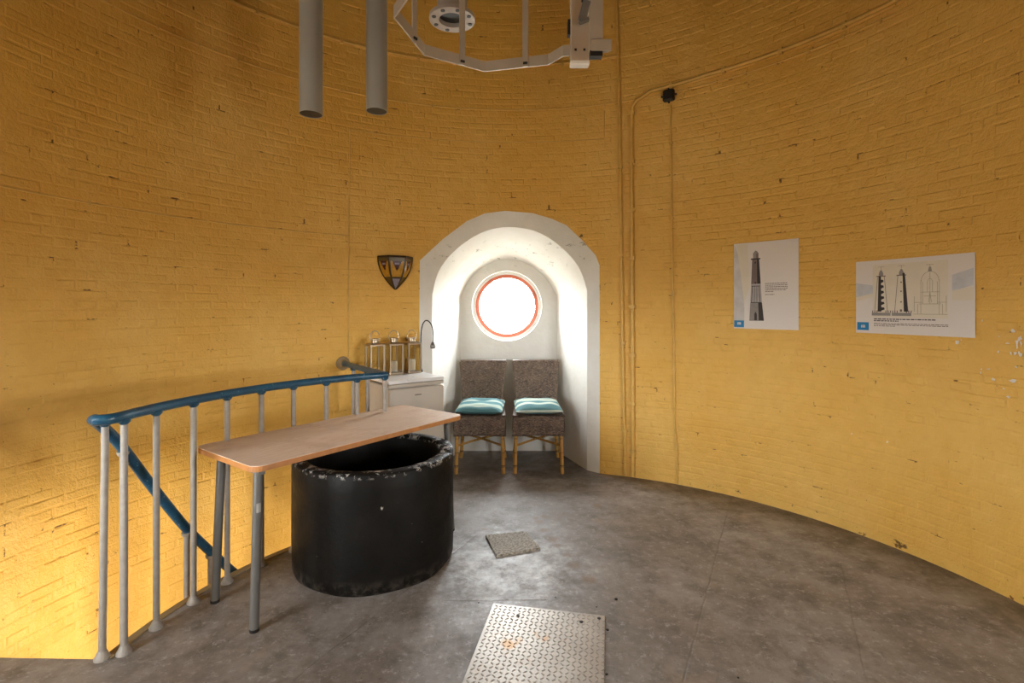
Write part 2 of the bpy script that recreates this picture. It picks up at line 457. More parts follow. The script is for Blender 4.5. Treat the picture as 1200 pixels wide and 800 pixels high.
# the lamp that lights the stairwell, screwed under the floor slab
M_GLOW = Mat('lamp_glass'); M_GLOW.set((1, .85, .6, 1), .4); M_GLOW.b.inputs['Emission Color'].default_value = (1, .80, .50, 1); M_GLOW.b.inputs['Emission Strength'].default_value = 12
M_GLOW = M_GLOW.m
M_DARKMETAL = simple('dark_metal', (46, 44, 42), .45, .6)
LP = Vector(pol(1.32, D2R(166), -.17))
sl = thing('bulkhead_lamp', LP, 0, 'round bulkhead lamp fixed under the floor slab beside the stairs', 'lamp')
MB().lathe([(.10, 0), (.10, -.03), (.085, -.04)], n=24).build('lamp_base', M_DARKMETAL, sl, 40)
MB().lathe([(.08, -.04), (.078, -.08), (.055, -.11), (.001, -.125)], n=24).build('lamp_glass', M_GLOW, sl, 60)
ld = bpy.data.lights.new('stair_lamp_light', 'POINT'); ld.energy = 88; ld.color = (1, .90, .76); ld.shadow_soft_size = .09
lo = bpy.data.objects.new('stair_lamp_light', ld); col.objects.link(lo); lo.location = LP + Vector((0, 0, -.26))

# ------------------------------------------------------------------ niches and porthole windows
def resample(pts, n):
    pts = [Vector(p) for p in pts]; L = [0]
    for a, b in zip(pts, pts[1:]): L.append(L[-1] + (b - a).length)
    out = []
    for i in range(n):
        s = L[-1] * i / (n - 1); k = max(j for j in range(len(L)) if L[j] <= s + 1e-9); k = min(k, len(pts) - 2)
        out.append(pts[k].lerp(pts[k + 1], (s - L[k]) / max(1e-9, L[k + 1] - L[k])))
    return out
def smooth_poly(pts, it=2):
    for _ in range(it):
        q = [pts[0]]
        for a, b in zip(pts, pts[1:]): q += [a.lerp(b, .25), a.lerp(b, .75)]
        q.append(pts[-1]); pts = q
    return pts
def outline(px, f, zero=True):
    o = [f(u, v) for u, v in px]; o[0].z = 0; o[-1].z = 0
    return o
oo = outline(OUT_PX, lambda u, v: on_wall(u, v)); ii = outline(INN_PX, lambda u, v: on_wall(u, v, R + .055)); bb = outline(BCK_PX, lambda u, v: at(u, v, 5.01))
oo[0] = Vector((oo[1].x, oo[1].y, 0)); oo[-1] = Vector((oo[-2].x, oo[-2].y, 0))
for L_ in (ii, bb): L_[0] = Vector((L_[1].x, L_[1].y, 0)); L_[-1] = Vector((L_[-2].x, L_[-2].y, 0))
# split at the springing so legs meet legs and arch meets arch
def leg_arch(pts, n_leg=14, n_arch=60, sm=0):
    a = pts[1:-1]
    if sm: a = smooth_poly(a, sm)
    return resample([pts[0], pts[1]], n_leg)[:-1] + resample(a, n_arch) + resample([pts[-2], pts[-1]], n_leg)[1:]
ro, ri, rb = leg_arch(oo), leg_arch(ii, sm=2), leg_arch(bb, sm=2)
# keep the outer ring exactly on the wall's cylinder
for p in ro:
    s_ = R / math.hypot(p.x, p.y); p.x *= s_; p.y *= s_
nb = MB(); N = len(ro)
fl_ = []
for p in ro:
    q = Vector((p.x + (p.x + .02) * .06, p.y, p.z + (.05 if p.z > 1.5 else 0))); k_ = (R + .012) / math.hypot(q.x, q.y); fl_.append(Vector((q.x * k_, q.y * k_, q.z)))
rings = [fl_, [p * 1.0 for p in ro], [a.lerp(b, .5) for a, b in zip(ro, ri)], ri]
nb.grid(rings, flip=True)
nv = MB()
vault = []
for k in range(9):
    t = k / 8; vault.append([a.lerp(b, t) + Vector((0, 0, 0)) for a, b in zip(ri, rb)])
nv.grid(vault, flip=True)
# back wall around the round opening
bw = MB()
K = 96
cc = [Vector((WX + WR * math.cos(2 * PI * k / K), WY0, WZ + WR * math.sin(2 * PI * k / K))) for k in range(K)]
def hit_outline(ang):
    d = Vector((math.cos(ang), 0, math.sin(ang))); best = None; P = rb + [rb[0]]
    for a, b in zip(P, P[1:]):
        ax, az, bx, bz = a.x - WX, a.z - WZ, b.x - WX, b.z - WZ
        den = d.x * (bz - az) - d.z * (bx - ax)
        if abs(den) < 1e-12: continue
        t = (ax * (bz - az) - az * (bx - ax)) / den; s = (ax * d.z - az * d.x) / den
        if t > 0 and -1e-6 <= s <= 1 + 1e-6 and (best is None or t < best): best = t
    best += .03; return Vector((WX + d.x * best, WY0, max(-.02, WZ + d.z * best)))
angs_c = [2 * PI * k / K for k in range(K)]
for corner in (rb[0], rb[-1]): angs_c.append(math.atan2(corner.z - WZ, corner.x - WX) % (2 * PI))
angs_c = sorted(angs_c)
inn = [Vector((WX + WR * math.cos(a), WY0, WZ + WR * math.sin(a))) for a in angs_c]; outr = [hit_outline(a) for a in angs_c]
bw.grid([inn + [inn[0]], outr + [outr[0]]], flip=False)
rv = MB()
rad_rows = [[Vector((WX + r * math.cos(2 * PI * k / K), y, WZ + r * math.sin(2 * PI * k / K))) for k in range(K + 1)] for r, y in ((WR, WY0), (WR, WY0 + .05), (WR, WY1 + .06))]
rv.grid(rad_rows)
M_RED = simple('red_window_paint', (208, 112, 84), .5)
m_ = Mat('dusty_window_glass'); m_.t.nodes.remove(m_.b); tr = m_.n('ShaderNodeBsdfTransparent'); df = m_.n('ShaderNodeBsdfDiffuse'); gl = m_.n('ShaderNodeBsdfGlossy')
tr.inputs[0].default_value = (.95, .96, .96, 1); df.inputs[0].default_value = (.5, .5, .48, 1); gl.inputs['Roughness'].default_value = .05
dirt = m_.ramp(m_.noise(m_.mapv(m_.obj(), (1, 1, 1.8)), 6, 5, .65), .55, .75, .02, .45)
mx = m_.n('ShaderNodeMixShader'); m_.l(dirt, mx.inputs[0]); m_.l(tr.outputs[0], mx.inputs[1]); m_.l(df.outputs[0], mx.inputs[2])
mx2 = m_.n('ShaderNodeMixShader'); mx2.inputs[0].default_value = .04; m_.l(mx.outputs[0], mx2.inputs[1]); m_.l(gl.outputs[0], mx2.inputs[2]); m_.l(mx2.outputs[0], m_.out.inputs[0])
M_GLASS = m_.m
def ring_mesh(r0, r1, y0, y1):
    b = MB(); sec = [(r0, y0), (r1, y0), (r1, y1), (r0, y1), (r0, y0)]
    b.grid([[Vector((r * math.cos(2 * PI * k / K), y, r * math.sin(2 * PI * k / K))) for k in range(K + 1)] for r, y in sec]); return b
me_band = nb.mesh('arch_band', M_WHITE, 35); me_v = nv.mesh('vault', M_WHITE, 50); me_b = bw.mesh('niche_back', M_WHITE, 30); me_r = rv.mesh('reveal', M_WHITE, 40)
M_SASH = simple('white_sash_paint', (224, 222, 216), .45)
me_ring = ring_mesh(WR - .030, WR + .002, -.03, .03).mesh('window_frame', M_SASH, 40)
me_stop = ring_mesh(WR - .064, WR - .028, -.022, .02).mesh('red_ring', M_RED, 40)
gp = MB(); gp.lathe([(.001, -.003), (WR - .03, -.003), (WR - .03, .003), (.001, .003)], n=48)
gp.v = [(x, z, y) for x, y, z in gp.v]; me_glass = gp.mesh('pane', M_GLASS)
# side niches: tall arched windows in the back wall
def side_window(sill):
    bo = [Vector((WX + .02 + (p.x - WX) * .88, WY0, max(sill, p.z * .955))) for p in rb]; bo = [p for p in bo if p.z > sill + .001]
    bo = [Vector((bo[0].x, WY0, sill))] + bo + [Vector((bo[-1].x, WY0, sill))]
    bo = resample(bo + [bo[0]], 121)[:-1]
    bw2 = MB(); cw = Vector((WX, WY0, (sill + 1.8) / 2))
    # the outer edge runs a little past the vault so that no daylight slips through the corner
    ou = []
    for p in bo:
        d = p - cw; t = min([abs(x) for x in ((.58 / abs(d.x)) if abs(d.x) > 1e-6 else 1e9, ((1.95 - cw.z) / d.z) if d.z > 1e-6 else (cw.z / -d.z if d.z < -1e-6 else 1e9))]); ou.append(cw + d * t)
    bw2.grid([bo + [bo[0]], ou + [ou[0]]])
    for cx_, cz_ in ((-.58, 0), (.58, 0), (-.58, 1.95), (.58, 1.95)):
        cn = Vector((cw.x + cx_, WY0, cz_)); near = sorted(range(len(ou)), key=lambda k: (ou[k] - cn).length)[:2]; bw2.add([ou[near[0]], ou[near[1]], cn], [(0, 1, 2)])
    bo2 = [p + Vector((0, .10, 0)) for p in bo]; bw2.grid([bo + [bo[0]], bo2 + [bo2[0]]])
    fr2 = MB(); inn2 = [Vector((cw.x + (p.x - cw.x) * .91, p.y, cw.z + (p.z - cw.z) * .92)) for p in bo]
    for y in (.05, .09): fr2.grid([[p + Vector((0, y, 0)) for p in bo + [bo[0]]], [p + Vector((0, y, 0)) for p in inn2 + [inn2[0]]]])
    fr2.grid([[p + Vector((0, .05, 0)) for p in inn2 + [inn2[0]]], [p + Vector((0, .09, 0)) for p in inn2 + [inn2[0]]]])
    gl2 = MB(); gl2.add([p + Vector((0, .07, 0)) for p in inn2], [tuple(range(len(inn2)))])
    bars = [MB().box((cw.x, WY0 + .07, cw.z), (.03, .03, 1.8 - sill)), MB().box((cw.x, WY0 + .07, cw.z - .05), (.80, .03, .03))]
    return bw2.mesh('niche_back', M_WHITE, 30), fr2.mesh('window_frame', M_SASH), gl2.mesh('pane', M_GLASS), [b.mesh('glazing_bar', M_SASH) for b in bars]
for i, a in enumerate(WIN_ROT):
    nroot = bpy.data.objects.new('wall_niche', me_v); col.objects.link(nroot); nroot.rotation_euler = (0, 0, a); tag(nroot, kind='structure')
    link('arch_band', me_band, nroot); sw = side_window(SILL[i]) if i else None; link('niche_back', me_b if i == 0 else sw[0], nroot)
    if i == 0:
        link('window_reveal', me_r, nroot)
        w = link('window_1', me_ring); w.location = (WX, WY1, WZ); tag(w, kind='structure')
        link('red_ring', me_stop, w); link('pane', me_glass, w)
    else:
        w = link('window_%d' % (i + 1), sw[1]); w.rotation_euler = (0, 0, a); tag(w, kind='structure'); link('pane', sw[2], w)
        for b_ in sw[3]: link('glazing_bar', b_, w)
        link('sky_blocker', MB().box((-.03, 3.95, 1.97), (1.5, 1.5, .05)).mesh('sky_blocker', M_STEP), w)      # added slab out of view, keeps high sky light off the floor

# ------------------------------------------------------------------ black concrete drum
def make_drum_mat():
    m = Mat('black_painted_concrete'); p = m.pos(); s = m.n('ShaderNodeSeparateXYZ'); m.l(p, s.inputs[0])
    c = m.mix(m.ramp(m.noise(p, 6, 5), .35, .7), lin(15, 13, 11), lin(25, 22, 19))
    rim = m.ramp(s.outputs[2], .565, .588)
    chip = m.ramp(m.noise(p, 19, 6, .8), .54, .58)
    c = m.mix(m.math('MULTIPLY', m.math('MULTIPLY', chip, rim), .9), c, lin(196, 190, 180))
    few = m.ramp(m.noise(m.mapv(p, (1, 1, .8)), 15, 4, .7), .70, .715)
    c = m.mix(few, c, lin(180, 172, 158))
    foot = m.math('MULTIPLY', m.ramp(s.outputs[2], .08, .0), m.ramp(m.noise(p, 20, 5, .7), .45, .6)); c = m.mix(m.math('MULTIPLY', foot, .5), c, lin(110, 100, 88))
    m.set(c, m.ramp(m.noise(p, 9, 4), .3, .7, .45, .65), 0, .16); m.bump(m.noise(p, 22, 5, .6), .35, .008); return m.m
M_DRUM = make_drum_mat()
DC = Vector((-.774, .905, 0))
drum = MB(); DN = 96
prof = [(.425, 0), (.436, .02), (.438, .1), (.438, .3), (.438, .5), (.438, .580), (.434, .589), (.426, .593), (.39, .594), (.370, .591), (.362, .582), (.360, .5), (.360, .2), (.358, .03), (.001, .025)]
vs = []
for j, (r, z) in enumerate(prof):
    for k in range(DN):
        a = 2 * PI * k / DN; rr, zz = r, z
        jig = math.sin(a * 3 + 1) * .0018 + math.sin(a * 29 + 2) * .0006
        if 5 <= j <= 10:
            zz += jig; rr += jig * .8
            da = (a - D2R(-2) + PI) % (2 * PI) - PI                      # the chipped notch in the rim
            if abs(da) < .10: zz -= .022 * (1 - abs(da) / .10)
        if j == 0: rr += math.sin(a * 7) * .004
        vs.append((rr * math.cos(a), rr * math.sin(a), zz))
fs = []
for j in range(len(prof) - 1):
    for k in range(DN):
        k2 = (k + 1) % DN; fs.append((j * DN + k, j * DN + k2, (j + 1) * DN + k2, (j + 1) * DN + k))
fs.append(tuple(reversed(range(DN))))
drum.add(vs, fs); o = drum.build('concrete_drum', M_DRUM, smooth=50); o.location = DC
tag(o, 'open black-painted concrete drum with chipped rim standing under the wooden table', 'drum')

# ------------------------------------------------------------------ table
def make_wood():
    m = Mat('worn_table_laminate'); p = m.obj()
    n1 = m.noise(m.mapv(p, (1.2, 9, 1)), 7, 5, .6); n2 = m.noise(p, 5, 5, .65)
    c = m.mix(m.ramp(n1, .3, .7), lin(218, 190, 166), lin(232, 210, 190))
    c = m.mix(m.ramp(n2, .52, .74, 0, .55), c, lin(190, 152, 122))
    sp = m.ramp(m.noise(p, 48, 3, .6), .68, .74)
    dirt = m.ramp(m.noise(p, 4, 3), .48, .6); c = m.mix(m.math('MULTIPLY', m.math('MULTIPLY', sp, dirt), .75), c, lin(86, 62, 44))
    m.set(c, m.ramp(n2, .3, .7, .42, .62)); return m.m
M_WOOD = make_wood(); M_WEDGE = simple('table_edge_wood', (190, 128, 72), .5, scale=25)
M_GREYTUBE = simple('grey_steel_tube', (112, 110, 106), .42, .35, .06)
TZ = .725
c0, c1, c2, c3 = on_z(234, 521, TZ), on_z(291, 550, TZ), on_z(536, 487, TZ), on_z(478, 473, TZ)
cen = (c0 + c1 + c2 + c3) / 4; ex = ((c2 - c1) + (c3 - c0)).normalized(); TL, TW = ((c2 - c1).length + (c3 - c0).length) / 2, ((c0 - c1).length + (c3 - c2).length) / 2
tab = thing('folding_table', (cen.x, cen.y, 0), math.atan2(ex.y, ex.x), 'narrow wooden table with grey tube legs standing over the black drum', 'table')
def rrect(l, w, r, n=6):
    pts = []
    for cx, cy, a0 in ((l / 2 - r, w / 2 - r, 0), (-l / 2 + r, w / 2 - r, 90), (-l / 2 + r, -w / 2 + r, 180), (l / 2 - r, -w / 2 + r, 270)):
        for k in range(n + 1):
            a = D2R(a0 + 90 * k / n); pts.append((cx + r * math.cos(a), cy + r * math.sin(a)))
    return pts
MB().prism(rrect(TL, TW, .05), TZ - .0025, TZ).build('tabletop', M_WOOD, tab)
MB().prism(rrect(TL + .002, TW + .002, .05), TZ - .026, TZ - .0025).build('edge_band', M_WEDGE, tab)
iv = Matrix.Rotation(-math.atan2(ex.y, ex.x), 3, 'Z')
def tl(p): q = iv @ (Vector((p[0], p[1], 0)) - Vector((cen.x, cen.y, 0))); return q
f1, f2 = tl(on_z(298, 739)), tl(on_z(252, 705))
legs = [(f1, 1), (f2, 1), (Vector((-f1.x - .02, f1.y, 0)), 1), (Vector((-f2.x - .02, f2.y, 0)), 1)]
for q, _ in legs:
    top = Vector((q.x * .96, q.y * .93, TZ - .026))
    lg = MB().tube([Vector((q.x, q.y, .012)), top], .0195, 16).build('leg', M_GREYTUBE, tab, 40)
    MB().lathe([(.0205, 0), (.0205, .008), (.0198, .013)], (q.x, q.y, 0), 16).build('foot_cap', M_DARKMETAL, lg, 40)
MB().box((f1.x * .955, (f1.y + f2.y) / 2, TZ - .04), (.03, abs(f1.y - f2.y) + .02, .028)).build('leg_rail', M_GREYTUBE, tab)
MB().box((-f1.x * .955 - .02, (f1.y + f2.y) / 2, TZ - .04), (.03, abs(f1.y - f2.y) + .02, .028)).build('leg_rail', M_GREYTUBE, tab)
M_STICKER = simple('paper_sticker', (176, 172, 164), .7)
lq = Vector((f1.x * .972, f1.y * .953, .53)); dcam = (iv @ (Vector((0, CY, 0)) - Vector((cen.x, cen.y, 0))) - lq); dcam.z = 0; dcam.normalize()
st_ = MB(); a0_ = math.atan2(dcam.y, dcam.x) + .35
st_.grid([[lq + Vector((.0205 * math.cos(a0_ + k * .12), .0205 * math.sin(a0_ + k * .12), z)) for k in range(-4, 5)] for z in (-.02, .02)]); st_.build('sticker', M_STICKER, tab, 60)

# ------------------------------------------------------------------ railing round the stair opening
def make_blue():
    m = Mat('worn_blue_paint'); p = m.pos(); c = m.mix(m.ramp(m.noise(p, 14, 4), .3, .7), lin(20, 60, 84), lin(36, 84, 108))
    w = m.ramp(m.noise(p, 60, 4, .7), .62, .68); c = m.mix(m.math('MULTIPLY', w, .6), c, lin(150, 176, 182)); dk = m.ramp(m.noise(p, 30, 4, .7), .62, .7)
    c = m.mix(m.math('MULTIPLY', dk, .5), c, lin(52, 48, 44)); m.set(c, .33); m.bump(m.noise(p, 50, 3), .2, .003); return m.m
M_BLUE = make_blue(); M_POST = simple('greyish_white_paint', (160, 152, 142), .5, scale=30, bump=.2)
RR, HZ = 1.575, .962
rail = thing('curved_railing', Vector(pol(RR, D2R(150), 0)), 0, 'curved guard railing with blue handrail and grey-white posts around the stair opening', 'railing')
o0 = rail.location.copy()
def loc(p): return Vector(p) - o0
aS, aE = D2R(178.6), D2R(121.6)
pts = [Vector(pol(RR, aS + (aE - aS) * i / 50, HZ)) for i in range(51)]
start = pts[0]
pts = [start + Vector((-.066, -.022, -.002)), start + Vector((-.042, -.045, 0)), start + Vector((-.010, -.030, 0))] + pts
corner = pts[-1]; wall_end = wp(D2R(123.2), .962, .01)
dirw = (wall_end - corner).normalized()
pts = pts[:-1] + [corner + (pts[-2] - corner).normalized() * .03, corner + Vector((0, 0, 0)), corner + dirw * .035] + [corner.lerp(wall_end, k / 6) for k in range(1, 7)]
MB().tube([loc(p) for p in pts], .0215, 14).build('handrail', M_BLUE, rail, 60)
fl = MB(); M3 = (corner - wall_end).to_track_quat('Z', 'Y').to_matrix()
fl.lathe([(.055, -.004), (.052, .006), (.03, .014), (.022, .03)], n=20); fl.v = [tuple(M3 @ Vector(v) + loc(wall_end)) for v in fl.v]
fl.build('wall_flange', simple('chipped_plate', (150, 128, 92), .6, scale=50), rail, 40)
def post(root, p, z0, z1, base=True, lean=(0, 0), r=.0135, nm='post'):
    p = Vector(p)
    o = MB().tube([(p.x + lean[0], p.y + lean[1], z0), (p.x + lean[0] * .4, p.y + lean[1] * .4, z0 + (z1 - z0) * .55), (p.x, p.y, z1)], r, 10).build(nm, M_POST, root, 60)
    MB().lathe([(r, z1 - .022), (r * 1.7, z1 - .012), (r * 1.8, z1)], (p.x, p.y, 0), 12).build('collar', M_BLUE if base else M_POST, o, 40)
    if base: MB().lathe([(.029, z0), (.029, z0 + .006), (.022, z0 + .016), (.017, z0 + .028), (r * .9, z0 + .036)], (p.x + lean[0], p.y + lean[1], 0), 14).build('base_flange', M_POST, o, 40)
    return o
for a in (177.2, 171.2, 164.0, 157.2, 150.0, 143.0, 135.6, 128.4, 121.8): post(rail, loc(pol(RR, D2R(a), 0)), 0, HZ - .012)
for k in (.38, .72):
    q = corner.lerp(wall_end, k); post(rail, loc((q.x, q.y, 0)), 0, HZ - .012)
post(rail, loc((start.x - .05, start.y + .006, 0)), 0, HZ - .014, lean=(-.012, 0))
# descending rail on the inner side of the stair
R2 = 1.69
sr = thing('stair_handrail', Vector(pol(R2, D2R(165), -.9)), 0, 'blue handrail sloping down the stairs behind the railing posts', 'railing')
o0 = sr.location.copy()
def dz_of(deg): return np.interp(deg, [100, 120, 140, 153, 162, 173, 177.2], [-1.9, -1.16, -.46, -.03, .315, .80, .945])
pts = [start + Vector((-.066, -.022, -.002)), Vector(pol(R2 - .02, D2R(178.6), HZ - .008))] + [Vector(pol(R2, D2R(d), dz_of(d))) for d in np.arange(177.6, 118, -2.0)]
MB().tube([loc(p) for p in smooth_poly(pts, 1)], .0215, 14).build('handrail', M_BLUE, sr, 60)
for d in (172.9, 161.8, 157.4, 150.5, 143, 135.5, 128):
    z1 = float(dz_of(d)) - .015; k = int((178.6 - d) / 5.4); zs = -.22 - .195 * k
    p = loc(pol(R2, D2R(d), 0)); post(sr, (p.x, p.y, 0), zs - o0.z, z1 - o0.z, base=False)

# ------------------------------------------------------------------ white fridge with lanterns
M_FRIDGE = simple('white_enamel', (196, 187, 174), .35, 0, .03, 6)
M_FTOP = simple('white_laminate_top', (240, 239, 238), .3, 0, .02, 6)
FL, FH = Vector((-.882, 1.676, 0)), .87
FA = math.atan2(.274, .359)
fr = thing('white_cabinet', FL, FA, 'small white fridge cabinet with lanterns on top beside the niche', 'fridge')
FW, FD = .45, .43
MB().box((FW / 2, FD / 2 + .02, .43), (FW, FD - .04, .80), bev=.008).build('body', M_FRIDGE, fr, 30)
MB().box((FW / 2, FD / 2, FH - .012), (FW + .008, FD, .024), bev=.005).build('top', M_FTOP, fr, 30)
dr = MB().box((FW / 2, -.008 + .02, .44), (FW - .004, .036, .74), bev=.008).build('door', M_FRIDGE, fr, 30)
MB().box((FW / 2, -.010, .755), (.055, .006, .008), bev=.002).build('badge', simple('grey_badge', (140, 134, 126), .4), dr)
MB().box((FW / 2, .012, .832), (FW - .004, .03, .022), bev=.004).build('top_rail', M_FRIDGE, fr, 30)
MB().box((FW / 2, .04, .035), (FW - .02, .05, .05)).build('plinth', M_DARKMETAL, fr)

M_STEEL = simple('brushed_lantern_steel', (176, 160, 138), .32, .85, .08)
m_ = Mat('lantern_glass'); m_.t.nodes.remove(m_.b); tr = m_.n('ShaderNodeBsdfTransparent'); gl = m_.n('ShaderNodeBsdfGlossy'); mx = m_.n('ShaderNodeMixShader')
tr.inputs[0].default_value = (.93, .93, .91, 1); gl.inputs['Roughness'].default_value = .05; mx.inputs[0].default_value = .10
m_.l(tr.outputs[0], mx.inputs[1]); m_.l(gl.outputs[0], mx.inputs[2]); m_.l(mx.outputs[0], m_.out.inputs[0]); M_LGLASS = m_.m
M_WAX = simple('candle_wax', (240, 232, 216), .6)
E1 = Vector((math.cos(FA), math.sin(FA), 0)); E2 = Vector((-math.sin(FA), math.cos(FA), 0))
LW, LH = .116, .245
lan0 = thing('candle_lantern', (0, 0, 0), FA, '', 'lantern', 'steel lanterns on the white cabinet')
h = LW / 2
MB().box((0, 0, .009), (LW, LW, .018), bev=.003).build('base', M_STEEL, lan0, 30)
for sxx in (-1, 1):
    for syy in (-1, 1): MB().box((sxx * (h - .006), syy * (h - .006), LH / 2 + .004), (.011, .011, LH - .02)).build('corner_post', M_STEEL, lan0)
for (cx, cy, wx, wy) in ((0, -h + .004, LW - .02, .002), (0, h - .004, LW - .02, .002), (-h + .004, 0, .002, LW - .02), (h - .004, 0, .002, LW - .02)):
    MB().box((cx, cy, LH / 2), (wx, wy, LH - .03)).build('glass_pane', M_LGLASS, lan0)
rf = MB(); q = lambda s_, z: [(-s_, -s_, z), (s_, -s_, z), (s_, s_, z), (-s_, s_, z)]
rf.add(q(h + .002, LH - .012) + q(h + .002, LH - .002) + q(.03, LH + .012), [(3, 2, 1, 0), (8, 9, 10, 11)] + [(k * 4 + i, k * 4 + (i + 1) % 4, k * 4 + 4 + (i + 1) % 4, k * 4 + 4 + i) for k in range(2) for i in range(4)])
rf.build('roof', M_STEEL, lan0)
MB().lathe([(.030, LH + .008), (.030, LH + .032), (.034, LH + .034), (.034, LH + .042), (.012, LH + .048), (.001, LH + .048)], n=20).build('chimney_cap', M_STEEL, lan0, 40)
hd = [Vector((.040 * math.cos(a), .0, LH + .052 + .052 * math.sin(a) + (0 if 0 < a < PI else 0))) for a in np.linspace(0, PI, 15)]
hd = [Vector((.036, 0, LH + .03))] + hd + [Vector((-.036, 0, LH + .03))]
MB().tube(hd, .0035, 8).build('handle', M_STEEL, lan0, 60)
base = Vector((-.826, 2.118, FH)) + E1 * (h - .008) + E2 * h
labs = ['steel glass lantern without a candle, standing nearest the curved railing', 'steel glass lantern with a candle between two other lanterns', 'steel glass lantern with a candle standing next to the white niche']
for k in range(3):
    L = lan0 if k == 0 else copy_tree(lan0)
    L.location = base - E1 * .158 * (2 - k); L['label'] = labs[k]
    if k > 0:
        ch = .085 if k == 1 else .09
        cd = thing('candle', L.location + Vector((0, 0, .019)) - E2 * .0, 0, ['', 'cream pillar candle inside the middle one of three lanterns', 'cream pillar candle inside the lantern next to the niche'][k], 'candle', 'candles in the lanterns')
        MB().lathe([(.029, 0), (.029, ch - .006), (.026, ch), (.012, ch - .006), (.001, ch - .007)], n=24).build('wax', M_WAX, cd, 40)
        MB().tube([(0, 0, ch - .008), (.002, 0, ch + .008)], .0012, 6).build('wick', M_DARKMETAL, cd)

gd = 4.235
gpx = [(493.5, 410), (493.2, 398.5), (493.6, 388), (495, 380.5), (497.2, 376.5), (499.7, 375), (503, 376.5), (505.7, 380.5), (507.2, 386), (507.7, 393), (507.3, 402)]
gpt = [at(u, v, gd - .10 * i / 10) for i, (u, v) in enumerate(gpx)]
gb = at(490, 434, gd); gb.z = FH
gbase = Vector((gpt[0].x, gpt[0].y, FH))
gn = thing('gooseneck_lamp', gbase, 0, 'thin dark gooseneck lamp arching over beside the lanterns', 'lamp')
MB().tube([p - gbase for p in smooth_poly([gbase + Vector((0, 0, .02))] + gpt, 2)], .0045, 8).build('arm', M_DARKMETAL, gn, 60)
MB().lathe([(.014, 0), (.014, .012), (.009, .022), (.005, .03)], n=16).build('base', M_DARKMETAL, gn, 40)
hp = gpt[-1] - gbase
MB().lathe([(.006, .012), (.012, .004), (.019, -.012), (.022, -.028), (.018, -.042), (.001, -.044)], hp, 16).build('lamp_head', simple('grey_metal_shade', (120, 116, 112), .35, .7), gn, 50)

# ------------------------------------------------------------------ wicker chairs and cushions
def make_wicker():
    m = Mat('dark_wicker'); p = m.obj()
    c = m.mix(m.ramp(m.noise(p, 26, 3), .3, .7), lin(66, 52, 44), lin(112, 92, 78))
    c = m.mix(m.ramp(m.noise(m.mapv(p, (1, 1, 3)), 55, 2), .48, .68, 0, .7), c, lin(158, 138, 120)); m.set(c, .5); return m.m
M_WICK = make_wicker()
def make_bamboo():
    m = Mat('bamboo'); p = m.obj(); s = m.n('ShaderNodeSeparateXYZ'); m.l(p, s.inputs[0])
    w = m.math('FRACT', m.math('MULTIPLY', s.outputs[2], 8.5)); nd = m.ramp(m.math('ABSOLUTE', m.math('SUBTRACT', w, .5)), .06, .02)
    c = m.mix(m.ramp(m.noise(m.mapv(p, (1, 1, .2)), 40, 3), .3, .7), lin(196, 152, 78), lin(164, 116, 50)); c = m.mix(m.math('MULTIPLY', nd, .6), c, lin(96, 62, 26)); m.set(c, .4); return m.m
M_BAM = make_bamboo(); M_BIND = simple('binding_cane', (98, 66, 34), .5)
def weave(mb, P, nu, nv, amp=.0032, step=3):
    """woven sheet: P(s,t) -> (point, normal); strands go over and under each other"""
    rows = []
    for i in range(nv * step + 1):
        row = []
        for j in range(nu * step + 1):
            s, t = j / (nu * step), i / (nv * step); p, n = P(s, t)
            cu, cv = j / step, i / step
            hgt = math.sin(PI * cu) * math.cos(PI * math.floor(cv)) * (abs(math.sin(PI * cv)) ** .5)
            row.append(p + n * amp * hgt)
        rows.append(row)
    mb.grid(rows)
